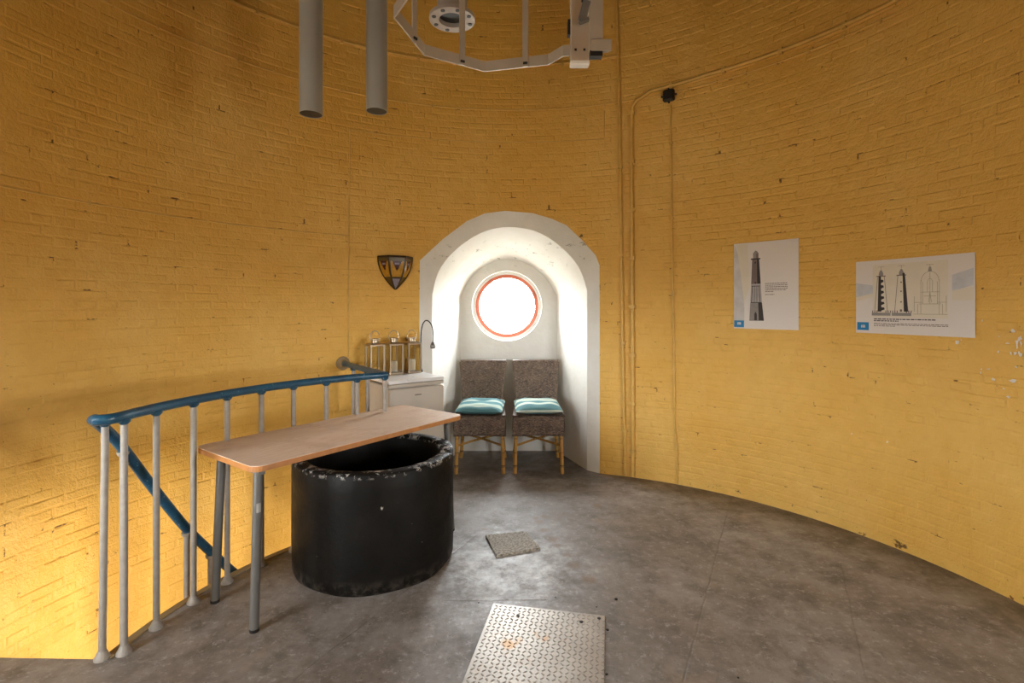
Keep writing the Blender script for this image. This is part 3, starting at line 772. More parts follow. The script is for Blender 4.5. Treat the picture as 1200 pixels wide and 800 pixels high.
def make_chair():
    root = thing('wicker_chair', (0, 0, 0), 0, '', 'chair', 'wicker chairs in the niche')
    # local frame: front towards -y, origin between the front feet and back feet on the floor
    SW, SD, z0, z1 = .43, .45, .325, .485
    seat = MB(); hw, y0, y1 = SW / 2, -.245, .205
    def side(a, b, n): return lambda s, t: (Vector((a[0] + (b[0] - a[0]) * s, a[1] + (b[1] - a[1]) * s, z0 + (z1 - z0) * t)) + n * (.006 * math.sin(PI * t)), n)
    weave(seat, side((-hw, y0), (hw, y0), Vector((0, -1, 0))), 20, 14, .004, 4); weave(seat, side((hw, y0), (hw - .02, y1), Vector((1, 0, 0))), 34, 18)
    weave(seat, side((-hw + .02, y1), (-hw, y0), Vector((-1, 0, 0))), 34, 18); weave(seat, side((hw - .02, y1), (-hw + .02, y1), Vector((0, 1, 0))), 30, 18)
    weave(seat, lambda s, t: (Vector(((-hw + .02 * t) + (2 * hw - .04 * t) * s, y0 + (y1 - y0) * t, z1 - .006 * math.sin(PI * s) * math.sin(PI * t))), Vector((0, 0, 1))), 30, 30)
    seat.add([(-hw, y0, z0), (hw, y0, z0), (hw - .02, y1, z0), (-hw + .02, y1, z0)], [(3, 2, 1, 0)])
    seat.build('seat', M_WICK, root, 60)
    mb = MB(); k = [(-hw, y0), (hw, y0), (hw - .02, y1), (-hw + .02, y1)]
    for z in (z0, z1): mb.tube([(x, y, z) for x, y in k], .0095, 8, closed=True)
    mb.build('seat_edging', M_WICK, root, 60)
    back = MB(); zb0, zb1 = .475, .885
    def bp(s, t, off):
        w = .163 + .045 * t; x = (s * 2 - 1) * w; z = zb0 + (zb1 - zb0) * t
        y = .185 + .115 * t ** 1.3 + .018 * (1 - (s * 2 - 1) ** 2) * 1.0 + off
        return Vector((x, y, z))
    weave(back, lambda s, t: (bp(s, t, -.016), Vector((0, -1, .2))), 17, 34, .0042, 4)
    weave(back, lambda s, t: (bp(1 - s, t, .016), Vector((0, 1, -.2))), 17, 34, .0042, 4)
    back.build('backrest', M_WICK, root, 60)
    ed = MB(); ed.tube([bp(0, 0, 0)] + [bp(0, t, 0) for t in np.linspace(.05, 1, 12)], .0175, 10); ed.tube([bp(1, t, 0) for t in np.linspace(0, 1, 12)], .0175, 10)
    ed.tube([bp(s, 1, 0) + Vector((0, .004, .002)) for s in np.linspace(-.02, 1.02, 16)], .021, 10)
    for e in np.linspace(0, 1, 40): ed.tube([bp(s, 1, 0) + Vector((0, .004, .002)) for s in (e - .004, e + .004)], .0222, 10)   # wrapped top rail
    ed.build('back_edging', M_WICK, root, 60)
    feet = [(-.20, -.232), (.20, -.232), (-.205, .235), (.205, .235)]; tops = [(-.19, -.222), (.19, -.222), (-.175, .18), (.175, .18)]
    for (x, y), (tx, ty) in zip(feet, tops):
        lg = MB().tube([(x, y, 0), ((x + tx) / 2, (y + ty) / 2, .17), (tx, ty, .34)], [.0165, .0155, .0155], 12).build('leg', M_BAM, root, 60)
        f_ = .07 / .34; MB().tube([(x + (tx - x) * (.065 / .34), y + (ty - y) * (.065 / .34), .065), (x + (tx - x) * f_, y + (ty - y) * f_, .073)], .0178, 12).build('binding', M_BIND, lg, 60)
    for (a, b) in ((0, 3), (1, 2)):
        p = Vector(feet[a] + (.235,)); q_ = Vector(feet[b] + (.235,)); p.x *= .97; q_.x *= .93; q_.y -= .03
        mid = (p + q_) / 2 + Vector((0, 0, .008))
        MB().tube(smooth_poly([p, mid, q_], 3), .010, 8).build('stretcher', M_BAM, root, 60)
    return root
ch = make_chair(); ch.location = (-.272, 2.552, .001); ch['label'] = 'wicker chair with bamboo legs in the niche, beside the white cabinet'
chr2 = copy_tree(ch); chr2.location = (.224, 2.556, .001); chr2['label'] = 'wicker chair with bamboo legs in the niche, farther from the white cabinet'
def make_stripe(nm, ph, pale):
    m = Mat(nm); p = m.obj(); s = m.n('ShaderNodeSeparateXYZ'); m.l(p, s.inputs[0])
    w = m.math('FRACT', m.math('ADD', m.math('MULTIPLY', s.outputs[1], 7.2), ph)); k = m.ramp(m.math('ABSOLUTE', m.math('SUBTRACT', w, .5)), .27, .24)
    c = m.mix(k, lin(*pale), lin(84, 128, 134)); m.set(c, .85); m.bump(m.noise(p, 30, 3), .25, .006); return m.m
M_STRIPES = [make_stripe('teal_striped_cloth', .90, (170, 186, 174)), make_stripe('pale_teal_striped_cloth', .60, (186, 198, 184))]
def make_cushion(sd):
    r_ = random.Random(sd); mb = MB(); n = 26; top, bot = [], []
    ph = [r_.uniform(0, 6) for _ in range(4)]
    for i in range(n + 1):
        a_, b_ = [], []
        for j in range(n + 1):
            s, t = j / n * 2 - 1, i / n * 2 - 1
            e = max(0, (1 - abs(s) ** 3.2) * (1 - abs(t) ** 3.2)) ** .5
            x = .195 * s * (1 - .05 * (1 - t * t) * 0 + .03 * abs(t) * abs(s)); y = .195 * t * (1 + .03 * abs(s) * abs(t))
            dimp = 1 - .22 * math.exp(-((s - .1) ** 2 + (t - .15) ** 2) * 5)
            w = .006 * math.sin(6 * s + ph[0]) * math.sin(5 * t + ph[1]) + .004 * math.sin(11 * t + ph[2])
            a_.append(Vector((x, y, .045 + .05 * e * dimp + w * e))); b_.append(Vector((x, y, .045 - .042 * e)))
        top.append(a_); bot.append(b_)
    mb.grid(top); mb.grid(bot, flip=True); return mb
for i, (cx, cy, rz, lb) in enumerate(((-.272, 2.515, -.06, 'teal striped cushion lying on the wicker chair beside the white cabinet'), (.224, 2.518, .05, 'pale teal striped cushion on the wicker chair farther from the white cabinet'))):
    o = make_cushion(i + 3).build('seat_cushion', M_STRIPES[i], None, 80); o.location = (cx, cy, .490); o.rotation_euler = (.06, 0, rz); tag(o, lb, 'cushion', 'striped cushions on the wicker chairs')
    pp = MB(); e = [(s * .197, t * .197) for s, t in ((-1, -1), (1, -1), (1, 1), (-1, 1))]
    pp.tube([Vector((x, y, .045)) for x, y in e], .004, 6, closed=True); pp.build('piping', M_STRIPES[i], o, 60)

# ------------------------------------------------------------------ floor plates
def make_plate_mat():
    m = Mat('steel_tread_plate'); p = m.pos(); c = m.mix(m.ramp(m.noise(p, 7, 4), .3, .7), lin(160, 152, 143), lin(182, 176, 168))
    rz_ = m.ramp(m.noise(m.mapv(p, (1, 1, 1), (3, 1, 0)), 5.5, 5, .7), .60, .68); c = m.mix(m.math('MULTIPLY', rz_, .7), c, lin(170, 122, 58)); m.set(c, .42, .45); return m.m
M_PLATE = make_plate_mat()
p0 = on_z(578, 708); p1 = on_z(709, 722.5); PA = math.atan2(p1.y - p0.y, p1.x - p0.x); PW = (p1 - p0).length; PL = .80
pl = thing('tread_plate', p0, PA, 'steel diamond tread plate screwed to the concrete floor', 'floor plate')
MB().box((PW / 2, -PL / 2, .003), (PW, PL, .006), bev=.0015).build('plate', M_PLATE, pl)
tr_ = MB(); pitch = .0225
for i in range(int(PW / pitch)):
    for j in range(int(PL / pitch)):
        x, y = (i + .5) * pitch + .008, -(j + .5) * pitch - .006; a = D2R(45) if (i + j) % 2 else D2R(-45)
        ca, sa = math.cos(a), math.sin(a); Lh, Wh, hh = .0100, .0046, .0020
        pts_ = [(-Lh, 0, .0058), (-Lh * .45, -Wh, .0058), (Lh * .45, -Wh, .0058), (Lh, 0, .0058), (Lh * .45, Wh, .0058), (-Lh * .45, Wh, .0058),
                (-Lh * .6, 0, .006 + hh), (Lh * .6, 0, .006 + hh)]
        tr_.add([(x + a_ * ca - b_ * sa, y + a_ * sa + b_ * ca, c_) for a_, b_, c_ in pts_], [(0, 1, 6), (1, 2, 7, 6), (2, 3, 7), (3, 4, 7), (4, 5, 6, 7), (5, 0, 6)])
tag(tr_.build('tread_pattern', M_PLATE, pl), kind='stuff')
for (u, v) in ((607, 723), (681, 730), (702, 726)):
    q = rotz(-PA) @ (on_z(u, v) - p0); MB().lathe([(.008, .005), (.008, .0085), (.004, .0095), (.001, .0095)], (q.x, q.y, 0), 10).build('screw', M_DARKMETAL, pl, 40)
t0, t1, t2, t3 = on_z(569, 629), on_z(614.7, 624.5), on_z(633, 644), on_z(582, 653); tc = (t0 + t1 + t2 + t3) / 4
m_ = Mat('speckled_tile'); nn = m_.noise(m_.pos(), 75, 4, .7); m_.set(m_.mix(m_.ramp(nn, .38, .62), lin(96, 88, 78), lin(188, 180, 166)), .7); m_.bump(nn, .5, .004); M_TILE = m_.m
tt_ = MB().prism([((p - tc).x, (p - tc).y) for p in (t3, t2, t1, t0)], -.002, .013).build('access_tile', M_TILE); tt_.location = tc
tag(tt_, 'small speckled square tile lying loose on the concrete near the drum', 'tile')
mb = MB()
for p in (t0, t1, t2, t3): q = (p - tc) * .86; mb.lathe([(.005, .012), (.005, .0142), (.001, .0145)], (q.x, q.y, 0), 8)
mb.build('screw', M_DARKMETAL, tt_)
# crumbs on the floor
for (u, v, s_) in ((722, 702, .008), (699, 711, .004), (651, 700, .004), (712, 738, .007), (711, 790, .006), (865, 794, .005), (561, 706, .004), (936, 600, .012)):
    b = MB().lathe([(.001, 0), (s_, s_ * .1), (s_ * .8, s_ * .5), (.001, s_ * .6)], n=7).build('grit_crumb', M_DARKMETAL); b.location = on_z(u, v); b.rotation_euler = (0, 0, u)
    tag(b, 'tiny dark crumb of grit on the concrete floor', 'debris', 'crumbs of grit on the floor')

# ------------------------------------------------------------------ conduits and cables painted over on the wall
def arc_pts(ta, tb, z, off, n=60): return [wp(ta + (tb - ta) * i / n, z, off) for i in range(n + 1)]
def conduit(name, pts, r, label, mat=None, clips=0, clip_mat=None, n=8):
    o0_ = Vector(pts[len(pts) // 2]); root = thing(name, o0_, 0, label, 'conduit')
    MB().tube([Vector(p) - o0_ for p in pts], r, n).build('pipe', mat or M_PIPEY, root, 60)
    if clips:
        q = resample(pts, clips * 2 + 1)[1::2]
        for i, p in enumerate(q):
            t = math.atan2(p.y, p.x); k = min(range(len(pts)), key=lambda j: (Vector(pts[j]) - p).length)
            a = Vector(pts[max(0, k - 1)]); b = Vector(pts[min(len(pts) - 1, k + 1)]); dr_ = (b - a).normalized()
            nrm = Vector((-math.cos(t), -math.sin(t), 0)); sd = dr_.cross(nrm).normalized()
            Mx = Matrix((dr_, sd, nrm)).transposed(); MB().box(p - o0_ - nrm * (r * .1), (r * 1.5 + .006, r * 2 + .016, r * 2.0), Mx, .002).build('clip', clip_mat or M_PIPEY, root)
    return root
tA = wall_tz(727, 300)[0]; tB = wall_tz(741.5, 300)[0]; tC = wall_tz(789, 350)[0]; tS = wall_tz(408.5, 300)[0]
Z1, Z2 = 3.112, 3.497
# downpipe beside the niche
def wallpath(px, off): return [wp(*wall_tz(u, v), off) for u, v in px]
conduit('conduit', [wp(tA, CEIL - .01, .012)] + wallpath([(723, 2), (724.5, 60), (726, 110), (728, 250), (730, 400), (732, 500), (733, 556)], .017), .012, 'yellow painted conduit running straight down the wall nearest the niche', clips=6)
pB = wallpath([(742, 557), (742, 450), (741, 300), (740.5, 180), (740.5, 140), (741.5, 126), (746, 119), (753, 115)], .019); tB2 = math.atan2(pB[-1].y, pB[-1].x)
conduit('conduit', pB + [wp(tB2 + (D2R(-12) - tB2) * i / 50, 3.15 + .03 * min(1, i / 8), .019) for i in range(1, 51)], .0145, 'yellow conduit that bends at the top and follows the wall around', clips=16)
zbx = wall_tz(785, 113)[1]
conduit('conduit', wallpath([(786, 124), (787, 200), (788.5, 320), (790.5, 430), (791, 500), (794, 530), (793.5, 566)], .010), .0075, 'thin yellow conduit dropping from the black junction box to the floor', clips=5)
conduit('cable', arc_pts(D2R(-12), tA - .004, Z1, .008, 70), .0055, 'thin yellow cable running around the wall through the junction box', clips=16)
conduit('cable', arc_pts(tA + .004, D2R(196), Z1, .008, 90), .0055, 'thin yellow cable around the wall above the niche and behind the hanging pipes', clips=22)
conduit('conduit', arc_pts(tA + .009, D2R(200), Z2, .012, 90), .0115, 'upper yellow conduit curving around the wall below the ceiling', clips=18)
conduit('cable', arc_pts(tS, D2R(200), 1.971, .007, 60), .0052, 'thin yellow cable along the wall above the stair railing', clips=5)
conduit('cable', wallpath([(410, 152), (409.5, 200), (408.5, 280), (408, 350), (407.5, 422)], .006), .004, 'thin yellow cable hanging down the wall to the end of the railing', n=6)
conduit('cable', wallpath([(410, 152), (450, 158), (514, 164), (580, 167), (650, 166), (708, 163), (708, 150), (708.5, 130)], .006), .0035, 'thin yellow cable drawn level across the wall over the niche', n=6)
M_BLACK = simple('black_plastic', (28, 27, 26), .45)
t_, z_ = wall_tz(784.5, 113); jb = thing('junction_box', wp(t_, z_, 0), t_ + PI / 2, 'black junction box on the wall where the conduits meet', 'junction box')
# local frame here: +y points at the room's centre
MB().box((0, .022, 0), (.088, .044, .088), bev=.008).build('box', M_BLACK, jb, 30)
MB().box((0, .047, 0), (.074, .008, .074), bev=.003).build('lid', M_BLACK, jb, 30)
for (x, z, dx, dz) in ((.05, .0, 1, 0), (-.05, .0, 1, 0), (0, -.05, 0, 1), (0, .05, 0, 1)):
    MB().tube([(x - dx * .010, .02, z - dz * .010), (x + dx * .010, .02, z + dz * .010)], .008, 10).build('cable_gland', M_BLACK, jb, 50)

# ------------------------------------------------------------------ stained glass wall sconce
t_, _ = wall_tz(463, 320); zt_ = wall_tz(463, 301.5)[1]; zb_ = wall_tz(463, 339.5)[1]
scn = thing('wall_sconce', wp(t_, zb_, .004), t_ + PI / 2, 'shield-shaped stained glass wall lamp on the yellow wall left of the niche'.replace(' left of the niche', ' above the lanterns'), 'wall lamp')
M_LEAD = simple('lead_came', (62, 46, 28), .45, .5); M_AMB = simple('amber_glass', (190, 140, 40), .2, 0, .2, 60); M_DRED = simple('dark_red_glass', (64, 22, 16), .2, 0, .1, 60)
M_LAV = simple('lilac_glass', (150, 138, 150), .25, 0, .2, 90); M_OLV = simple('olive_glass', (96, 76, 30), .2, 0, .2, 60)
SH = zt_ - zb_; TOP = [(-.142, .0), (-.068, .088), (.068, .088), (.142, .0)]
def spt(k, s, t):         # facet k, across s, t = 0 top .. 1 tip
    w = 1 - t ** 2.1; a, b = TOP[k], TOP[k + 1]
    return Vector(((a[0] + (b[0] - a[0]) * s) * w, (a[1] + (b[1] - a[1]) * s) * (w * .9 + .1 * (1 - t)) + .004, SH * (1 - t)))
for k in range(3):
    mb = MB(); NS, NT = 20, 36
    for i in range(NT):
        for j in range(NS):
            s, t = (j + .5) / NS, (i + .5) / NT; x = abs(s * 2 - 1)
            mi = 1
            if t < .14 or x > .82: mi = 0
            elif t < .42 and x < .62 * (.46 - t) / .32: mi = 2 if not (.20 < t < .24 and x < .35) else 3
            elif k == 1 and t > .66: mi = 3
            elif k != 1 and t > .62: mi = 0
            elif .60 < t <= .66: mi = 4
            mb.add([spt(k, j / NS, i / NT), spt(k, (j + 1) / NS, i / NT), spt(k, (j + 1) / NS, (i + 1) / NT), spt(k, j / NS, (i + 1) / NT)], [(0, 3, 2, 1)], mi)
    mb.build('glass_panel', [M_OLV, M_AMB, M_DRED, M_LAV, M_LEAD], scn)
for k in range(4):
    kk, s = (k, 0) if k < 3 else (2, 1)
    MB().tube([spt(kk, s, t) for t in np.linspace(0, .985, 20)], .005, 6).build('lead_came', M_LEAD, scn, 60)
MB().tube([spt(0, 0, 0), spt(1, 0, 0), spt(2, 0, 0), spt(2, 1, 0)], .0075, 8).build('rim', M_LEAD, scn)

# ------------------------------------------------------------------ lighthouse posters
M_PAPER = simple('poster_paper', (222, 214, 206), .45, 0, .02, 3); M_PAPERS = [simple('pale_grey_print', (212, 207, 202), .5), simple('cream_print', (220, 210, 190), .5, 0, .03), simple('pale_blue_print', (206, 206, 208), .5)]
M_INK = simple('dark_print', (52, 44, 42), .6); M_INK2 = simple('sepia_print', (120, 102, 96), .6); M_INK3 = simple('grey_print', (150, 142, 136), .6); M_FAINT = simple('faint_line_print', (176, 160, 132), .6)
M_CYAN = simple('blue_print', (0, 122, 178), .5, 0, .03); M_LGREY = simple('pale_photo_print', (176, 168, 166), .6)
def poster(uL, uR, vtl, vbl, label, name):
    a = wp(wall_tz(uL, 300)[0], 0, .006); b = wp(wall_tz(uR, 300)[0], 0, .006)
    zt = CZ + (360.5 - vtl) / 600 * (a.y - CY); zb = CZ + (360.5 - vbl) / 600 * (a.y - CY)
    W, H = (b - a).length, zt - zb; ang = math.atan2((b - a).y, (b - a).x)
    root = thing(name, Vector((a.x, a.y, zb)), ang, label, 'poster')
    mb = MB(); n = 12                      # the sheet bows back a little towards the round wall
    bow = lambda x: W * W / 8 / R * .75 * math.sin(PI * x / W)
    fr_ = [[Vector((W * i / n, bow(W * i / n) - .0015, z)) for i in range(n + 1)] for z in (0, H)]
    bk_ = [[Vector((W * i / n, bow(W * i / n) + .0015, z)) for i in range(n + 1)] for z in (0, H)]
    mb.grid(fr_); mb.grid(bk_, flip=True)
    for i in range(n):
        for z in (0, 1): mb.add([fr_[z][i], fr_[z][i + 1], bk_[z][i + 1], bk_[z][i]], [(0, 1, 2, 3) if z else (3, 2, 1, 0)])
    for i in (0, n): mb.add([fr_[0][i], fr_[1][i], bk_[1][i], bk_[0][i]], [(0, 1, 2, 3)])
    mb.build('sheet', M_PAPER, root)
    def put(nm, polys, mat, lv=1):         # polys in fractions of the sheet, printed flat on it
        m2 = MB()
        for P in polys:
            xs = [p[0] for p in P]; k = max(1, int((max(xs) - min(xs)) / .06)) if len(P) == 4 else 1
            if len(P) == 4 and k > 1:
                for q in range(k):
                    t0_, t1_ = q / k, (q + 1) / k
                    L = lambda A, B, t: (A[0] + (B[0] - A[0]) * t, A[1] + (B[1] - A[1]) * t)
                    Q = [L(P[0], P[1], t0_), L(P[0], P[1], t1_), L(P[3], P[2], t1_), L(P[3], P[2], t0_)]
                    m2.add([Vector((x * W, bow(x * W) - .0016 - .00035 * lv, y * H)) for x, y in Q], [tuple(range(4))])
            else: m2.add([Vector((x * W, bow(x * W) - .0016 - .00035 * lv, y * H)) for x, y in P], [tuple(range(len(P)))])
        o_ = m2.build(nm, mat, root)
        if len(polys) > 1: o_['kind'] = 'stuff'          # fine print: strokes too small to pick apart
        return o_
    return put, W, H
def rect(x0, y0, x1, y1): return [(x0, y0), (x1, y0), (x1, y1), (x0, y1)]
def stroke(a, b, w, asp):
    dx, dy = (b[0] - a[0]) * asp, b[1] - a[1]; L = math.hypot(dx, dy) or 1; nx, ny = -dy / L * w / asp, dx / L * w
    return [(a[0] - nx, a[1] - ny), (b[0] - nx, b[1] - ny), (b[0] + nx, b[1] + ny), (a[0] + nx, a[1] + ny)]
def words_line(x0, x1, y, hgt, r_, dens=.8):
    out = []; x = x0
    while x < x1:
        w = r_.uniform(.012, .035); w = min(w, x1 - x); out.append(rect(x, y, x + w, y + hgt)); x += w + .006
    return out
r_ = random.Random(5)
put, W, H = poster(860.5, 936.5, 286, 384.5, 'upright white poster with one tall lighthouse photograph on the yellow wall', 'lighthouse_poster')
put('tint', [[(0, .02), (.17, .02), (.17, .55), (.03, .98), (0, .98)]], M_PAPERS[0])
put('tint', [[(.17, .3), (.26, .5), (.22, .99), (.05, .99)]], M_PAPERS[1], 1.3)
put('lighthouse_shaft', [[(.28, .52), (.43, .52), (.405, .80), (.295, .80)]], M_INK2, 2)
put('lighthouse_shade', [[(.375, .52), (.43, .52), (.405, .80), (.37, .80)]], M_INK, 3)
put('lighthouse_gallery', [rect(.275, .80, .425, .815)], M_INK, 3)
put('lighthouse_lantern', [rect(.31, .815, .395, .865), [(.305, .865), (.40, .865), (.385, .885), (.355, .905), (.35, .905), (.32, .885)]], M_INK3, 2.5)
put('lighthouse_dome_shade', [rect(.36, .815, .395, .865)], M_INK2, 3)
put('lighthouse_middle', [[(.265, .30), (.45, .30), (.43, .52), (.28, .52)]], M_LGREY, 2)
A = W / H
put('lighthouse_lines', [stroke((.285, .30), (.30, .50), .003, A), stroke((.42, .30), (.405, .50), .003, A), stroke((.33, .30), (.335, .50), .002, A), stroke((.37, .30), (.37, .50), .002, A), rect(.275, .30, .445, .308), rect(.285, .49, .42, .497),
    rect(.335, .755, .355, .775), rect(.335, .52, .36, .54)], M_INK, 3)
put('lighthouse_foot', [[(.25, .095), (.48, .095), (.45, .30), (.265, .30)]], M_INK3, 2)
put('lighthouse_foot_shade', [[(.40, .095), (.48, .095), (.45, .30), (.39, .30)], [(.33, .10), (.37, .10), (.37, .17), (.35, .20), (.33, .17)], rect(.25, .095, .48, .10)], M_INK, 3)
put('caption', sum([words_line(.50, x1, y, .008, r_) for x1, y in ((.84, .515), (.84, .495), (.84, .477), (.84, .459), (.82, .441), (.63, .423), (.64, .39))], []), M_INK2, 2)
put('logo', [rect(0.005, .015, .165, .095)], M_CYAN, 2); put('logo_mark', [rect(.06, .045, .075, .068), rect(.08, .045, .095, .068), rect(.10, .045, .115, .068), rect(.06, .07, .115, .074)], M_PAPER, 3)
put, W, H = poster(1004, 1144, 307, 389.5, 'wide white poster with lighthouse section drawings on the yellow wall', 'lighthouse_poster')
A = W / H
for P_, k_ in (([(.0, .50), (.16, .55), (.16, .66), (.0, .70)], 2), ([(.83, .55), (.99, .62), (.99, .82), (.83, .75)], 2), ([(0, .44), (.16, .50), (.16, .55), (0, .50)], 1), ([(.83, .44), (.99, .44), (.99, .60), (.83, .56)], 1)): put('tint', [P_], M_PAPERS[k_])
put('drawing_sheet', [rect(.16, .22, .80, .94)], M_PAPERS[1], 1.5)
def tower(cx, dark):
    b0, b1, w0, w1 = .30, .78, .058, .030
    body = [(cx - w0, b0), (cx + w0, b0), (cx + w1, b1), (cx - w1, b1)]
    put('tower_body', [body], M_PAPERS[1], 2)
    L = [stroke((cx - w0, b0), (cx - w1, b1), .003, A), stroke((cx + w0, b0), (cx + w1, b1), .003, A), rect(cx - .042, .775, cx + .042, .787), stroke((cx, .86), (cx, .91), .002, A), rect(cx - .03, .905, cx + .03, .908)]
    put('tower_lines', L, M_INK2, 3)
    put('tower_lantern', [[(cx - .02, .787), (cx + .02, .787), (cx + .02, .82), (cx + .008, .86), (cx - .008, .86), (cx - .02, .82)]], M_INK3, 3)
    put('tower_base', [rect(cx - .085, .245, cx + .085, .285)], M_INK3, 2); put('tower_fence', [rect(cx - .08 + i * .02, .285, cx - .072 + i * .02, .315) for i in range(9) if i not in (3, 4, 5)], M_INK2, 3)
    if dark == 1:
        put('tower_section', [[(cx - .03, b0), (cx + .004, b0), (cx + .0, b1), (cx - .022, b1)]] + [[(cx, z), (cx + .034 - .025 * (z - .3), z + .02), (cx + .03 - .025 * (z - .3), z + .045), (cx, z + .05)] for z in np.arange(.31, .74, .075)], M_INK, 4)
    else:
        put('tower_shade', [[(cx + .022, b0), (cx + .056, b0), (cx + .029, b1 + .03), (cx + .010, b1 + .03)]], M_INK, 4); put('tower_windows', [rect(cx - .008, z, cx + .004, z + .018) for z in (.42, .56, .68)] + [rect(cx - .012, .30, cx + .006, .33)], M_INK2, 4)
tower(.235, 1); tower(.415, 2)
cx = .655; Ls = []
def line(a, b): Ls.append(stroke((cx + a[0], a[1]), (cx + b[0], b[1]), .0028, A))
for s_ in (-1, 1):
    line((s_ * .075, .40), (s_ * .075, .70)); line((s_ * .06, .40), (s_ * .06, .68)); line((s_ * .13, .30), (s_ * .13, .50)); line((s_ * .13, .42), (s_ * .06, .42)); line((s_ * .10, .27), (s_ * .10, .40)); line((s_ * .075, .27), (s_ * .075, .40)); line((s_ * .02, .55), (s_ * .02, .66)); line((s_ * .012, .42), (0, .55))
for k in range(12):
    a, b = PI * k / 12, PI * (k + 1) / 12; line((.072 * math.cos(a), .69 + .12 * math.sin(a)), (.072 * math.cos(b), .69 + .12 * math.sin(b))); line((.022 * math.cos(a), .66 + .06 * math.sin(a)), (.022 * math.cos(b), .66 + .06 * math.sin(b)))
line((-.075, .55), (.075, .55)); line((-.09, .40), (.09, .40)); line((0, .40), (0, .90)); line((-.03, .895), (.03, .895)); line((-.015, .84), (.015, .84)); line((-.14, .27), (.14, .27)); line((-.05, .50), (.05, .50))
put('section_drawing', Ls, M_FAINT, 3)
put('section_shade', [[(cx - .016, .81), (cx + .016, .81), (cx + .010, .86), (cx, .875), (cx - .010, .86)]], M_INK3, 3)
put('caption', words_line(.17, .70, .192, .013, r_) + words_line(.17, .39, .168, .013, r_), M_INK, 2)
put('caption', words_line(.17, .80, .135, .008, r_) + words_line(.17, .80, .118, .008, r_) + words_line(.17, .36, .101, .008, r_), M_INK2, 2)
put('logo', [rect(.012, .04, .122, .15)], M_CYAN, 2); put('logo_mark', [rect(.05, .075, .060, .105), rect(.064, .075, .074, .105), rect(.078, .075, .088, .105), rect(.05, .11, .088, .114)], M_PAPER, 3)

# flaked paint on the wall beside the posters
M_FLAKE = simple('bare_white_plaster', (240, 234, 222), .8)
mb = MB(); r_ = random.Random(11)
for (u, v, s_) in [(1123, 401, .012), (1127, 398, .004), (1152, 375, .007), (1188, 387, .010), (1196, 396, .012), (1193, 403, .014), (1198, 403, .01), (1172, 394, .006), (1182, 402, .006), (1186, 414, .009), (1191, 414, .008),
                   (1196, 415, .012), (1171, 412, .006), (1150, 437, .006), (1151, 432, .005), (1159, 432, .007), (1165, 444, .008), (1188, 446, .012), (1177, 455, .005), (1183, 465, .010), (1192, 430, .007), (1041, 517, .005),
                   (742, 533, .011), (1040, 518, .005), (801, 514, .004), (744, 550, .006), (999, 508, .005)]:
    t, z = wall_tz(u, v); n = 9; pts_ = []; asp_ = r_.uniform(.6, 1.5)
    for k in range(n):
        a = 2 * PI * k / n; q = s_ * r_.uniform(.3, 1.2); pts_.append(wp(t + q * asp_ * math.cos(a) / R, z + q / asp_ * math.sin(a), .0055))
    mb.add(pts_ + [wp(t, z, .0075)], [(n, i, (i + 1) % n) for i in range(n)])
tag(mb.build('paint_chips', M_FLAKE, wall_obj['wall_right']), kind='stuff')

# ------------------------------------------------------------------ hanging pipes, flange and caged ladder overhead
M_PVC = simple('grey_plastic_pipe', (150, 146, 138), .4, 0, .05, 5)
def hang_pipe(u, v, wpx, label):
    d = .11 * 600 / wpx; p = at(u, v, d); L = CEIL - p.z
    root = thing('hanging_pipe', p, 0, label, 'pipe')
    MB().lathe([(.0525, L), (.0525, 0), (.055, 0), (.055, L)], n=28).build('pipe', M_PVC, root, 40)
    b = MB().lathe([(.0552, .9), (.058, .91), (.058, .97), (.0552, .98)], n=28).build('pipe_clamp', M_GREYTUBE, root, 40)
    MB().lathe([(.0522, .002), (.0522, .25), (.001, .25)], n=28).build('bore_shade', M_BLACK, root, 40)  # black sleeve and disc put in as the shade inside the pipe
hang_pipe(364.5, 134, 26, 'grey plastic pipe hanging from above, the one farther from the caged ladder')
hang_pipe(441.5, 130.5, 24, 'grey plastic pipe hanging from above, the one nearer the caged ladder')
fp = at(530, 24, 2.25); M_CAST = simple('grey_cast_metal', (172, 160, 150), .45, .3)
fp_ = thing('flanged_pipe', fp, 0, 'grey metal pipe end with a bolt-holed flange hanging from above', 'pipe'); L = CEIL - fp.z
MB().lathe([(.058, 0), (.100, 0), (.100, .016), (.070, .018), (.066, .05), (.066, L), (.058, L)], n=36, close=True).build('pipe', M_CAST, fp_, 35)
MB().lathe([(.0575, .02), (.0575, .3), (.001, .3)], n=28).build('bore_shade', M_BLACK, fp_, 40)  # shade in the flanged opening, built as a black tube
for k in range(8):
    a = 2 * PI * (k + .5) / 8; MB().lathe([(.0095, -.002), (.0095, .004), (.001, .004)], (.082 * math.cos(a), .082 * math.sin(a), -.0005), 10).build('bolt_hole', M_BLACK, fp_, 40)
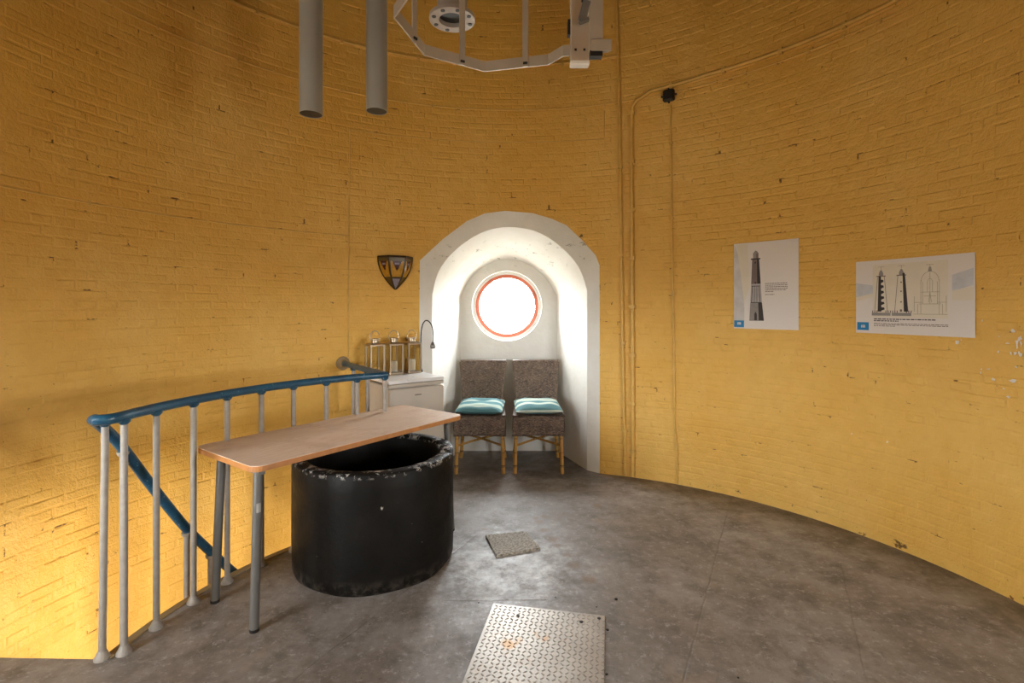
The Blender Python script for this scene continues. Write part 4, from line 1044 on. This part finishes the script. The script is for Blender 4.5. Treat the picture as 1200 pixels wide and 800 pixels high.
# caged ladder
M_ALU = simple('aluminium', (196, 186, 172), .38, .55, .05)
HB = 2.33
lad = thing('caged_ladder', (0, 0, HB), 0, 'aluminium ladder with a many-sided safety cage hanging overhead', 'ladder'); lo_ = Vector((0, 0, HB))
def hp_(u, v): p = on_z(u, v, HB); return (p.x, p.y)
hoop = [(.20, 1.42 + CY), (.13, 1.26 + CY), (-.02, 1.19 + CY), (-.20, 1.28 + CY), hp_(477, 0), hp_(462, 21), hp_(497.5, 65), hp_(568, 84), hp_(642.5, 76), hp_(660, 66), (.30, 1.875 + CY), (.352, 1.862 + CY)]
def band(pts, z, hgt=.040, th=.005):
    mb = MB(); P = [Vector((x, y, 0)) for x, y in pts]; n = len(P); rows = [[], [], [], []]
    for i in range(n):
        t = (P[min(n - 1, i + 1)] - P[max(0, i - 1)]).normalized(); nn_ = Vector((-t.y, t.x, 0)) * th / 2
        for k, (s, zz) in enumerate(((1, 0), (1, hgt), (-1, hgt), (-1, 0))): rows[k].append(P[i] + nn_ * s + Vector((0, 0, z + zz)))
    mb.grid(rows + [rows[0]]); mb.add([r0[0] for r0 in rows], [(0, 1, 2, 3)]); mb.add([r0[-1] for r0 in rows], [(3, 2, 1, 0)]); return mb
for z in (0, 1.0, 1.9): band(hoop, z).build('hoop', M_ALU, lad)
for (u, v) in ((484, 50), (541, 77), (616, 79)):
    p = on_z(u, v, HB); dirc = Vector((p.x + .02, p.y - (1.6 + CY), 0)).normalized(); p = p - dirc * .006
    b = MB().box((p.x, p.y, (CEIL - HB) / 2), (.022, .006, CEIL - HB), rotz(math.atan2(dirc.y, dirc.x) - PI / 2)).build('cage_bar', M_ALU, lad)
    MB().box((p.x - dirc.x * .004, p.y - dirc.y * .004, .012), (.016, .008, .008), rotz(math.atan2(dirc.y, dirc.x) - PI / 2)).build('bolt', M_BLACK, b)
for (x, y) in ((-.02, 1.20 + CY), (-.20, 1.29 + CY)): MB().box((x, y, (CEIL - HB) / 2), (.022, .006, CEIL - HB)).build('cage_bar', M_ALU, lad)
nx_, ny_ = (679 - 600) / 600 * 1.42, 1.42 + CY; fx_, fy_ = (698 - 600) / 600 * 1.87, 1.87 + CY
zn, zf = CZ + 287 / 600 * 1.42 - HB, CZ + 300 / 600 * 1.87 - HB
def stile(x, y, z0, name='stile'): return MB().box((x, y, (z0 + CEIL - HB) / 2), (.050, .024, CEIL - HB - z0), bev=.002).build(name, M_ALU, lad)
s1 = stile(nx_, ny_, zn); s2 = stile(fx_, fy_, zf)
MB().box((nx_, ny_, zn - .004), (.052, .026, .012), bev=.002).build('end_cap', simple('white_plastic_cap', (232, 228, 220), .4), s1)
for dx in (-.012, .012): MB().box((nx_ + dx, ny_ - .0125, zn + .03), (.006, .003, .006)).build('bolt', M_BLACK, s1)
MB().box((fx_, fy_, zf - .012), (.046, .03, .02)).build('rubber_foot', M_BLACK, s2)
MB().box((fx_ + .018, fy_ - .018, .02), (.075, .006, .042), bev=.002).build('hoop_bracket', M_ALU, lad)
MB().box((nx_ - .028, ny_ + .01, zn + .10), (.008, .02, .042)).build('hook_pad', M_BLACK, lad)
for z in (.32, .60, .88, 1.16, 1.44, 1.72): MB().tube([(nx_, ny_, z), (fx_, fy_, z)], .014, 10).build('rung', M_ALU, lad, 60)
# latch on the stile
lt = MB(); lt.box((nx_ + .012, ny_ - .017, zn + .135), (.022, .010, .055), Matrix.Rotation(.25, 3, 'Y'), .002); lt.box((nx_ + .010, ny_ - .02, zn + .105), (.026, .014, .008), Matrix.Rotation(-.35, 3, 'Y'))
lt.build('latch', M_GREYTUBE, lad); MB().tube([(nx_ + .008, ny_ - .016, zn + .16), (nx_ + .014, ny_ - .018, zn + .26), (nx_ + .006, ny_ - .016, zn + .36)], .005, 8).build('cable_loop', M_BLACK, lad, 60)
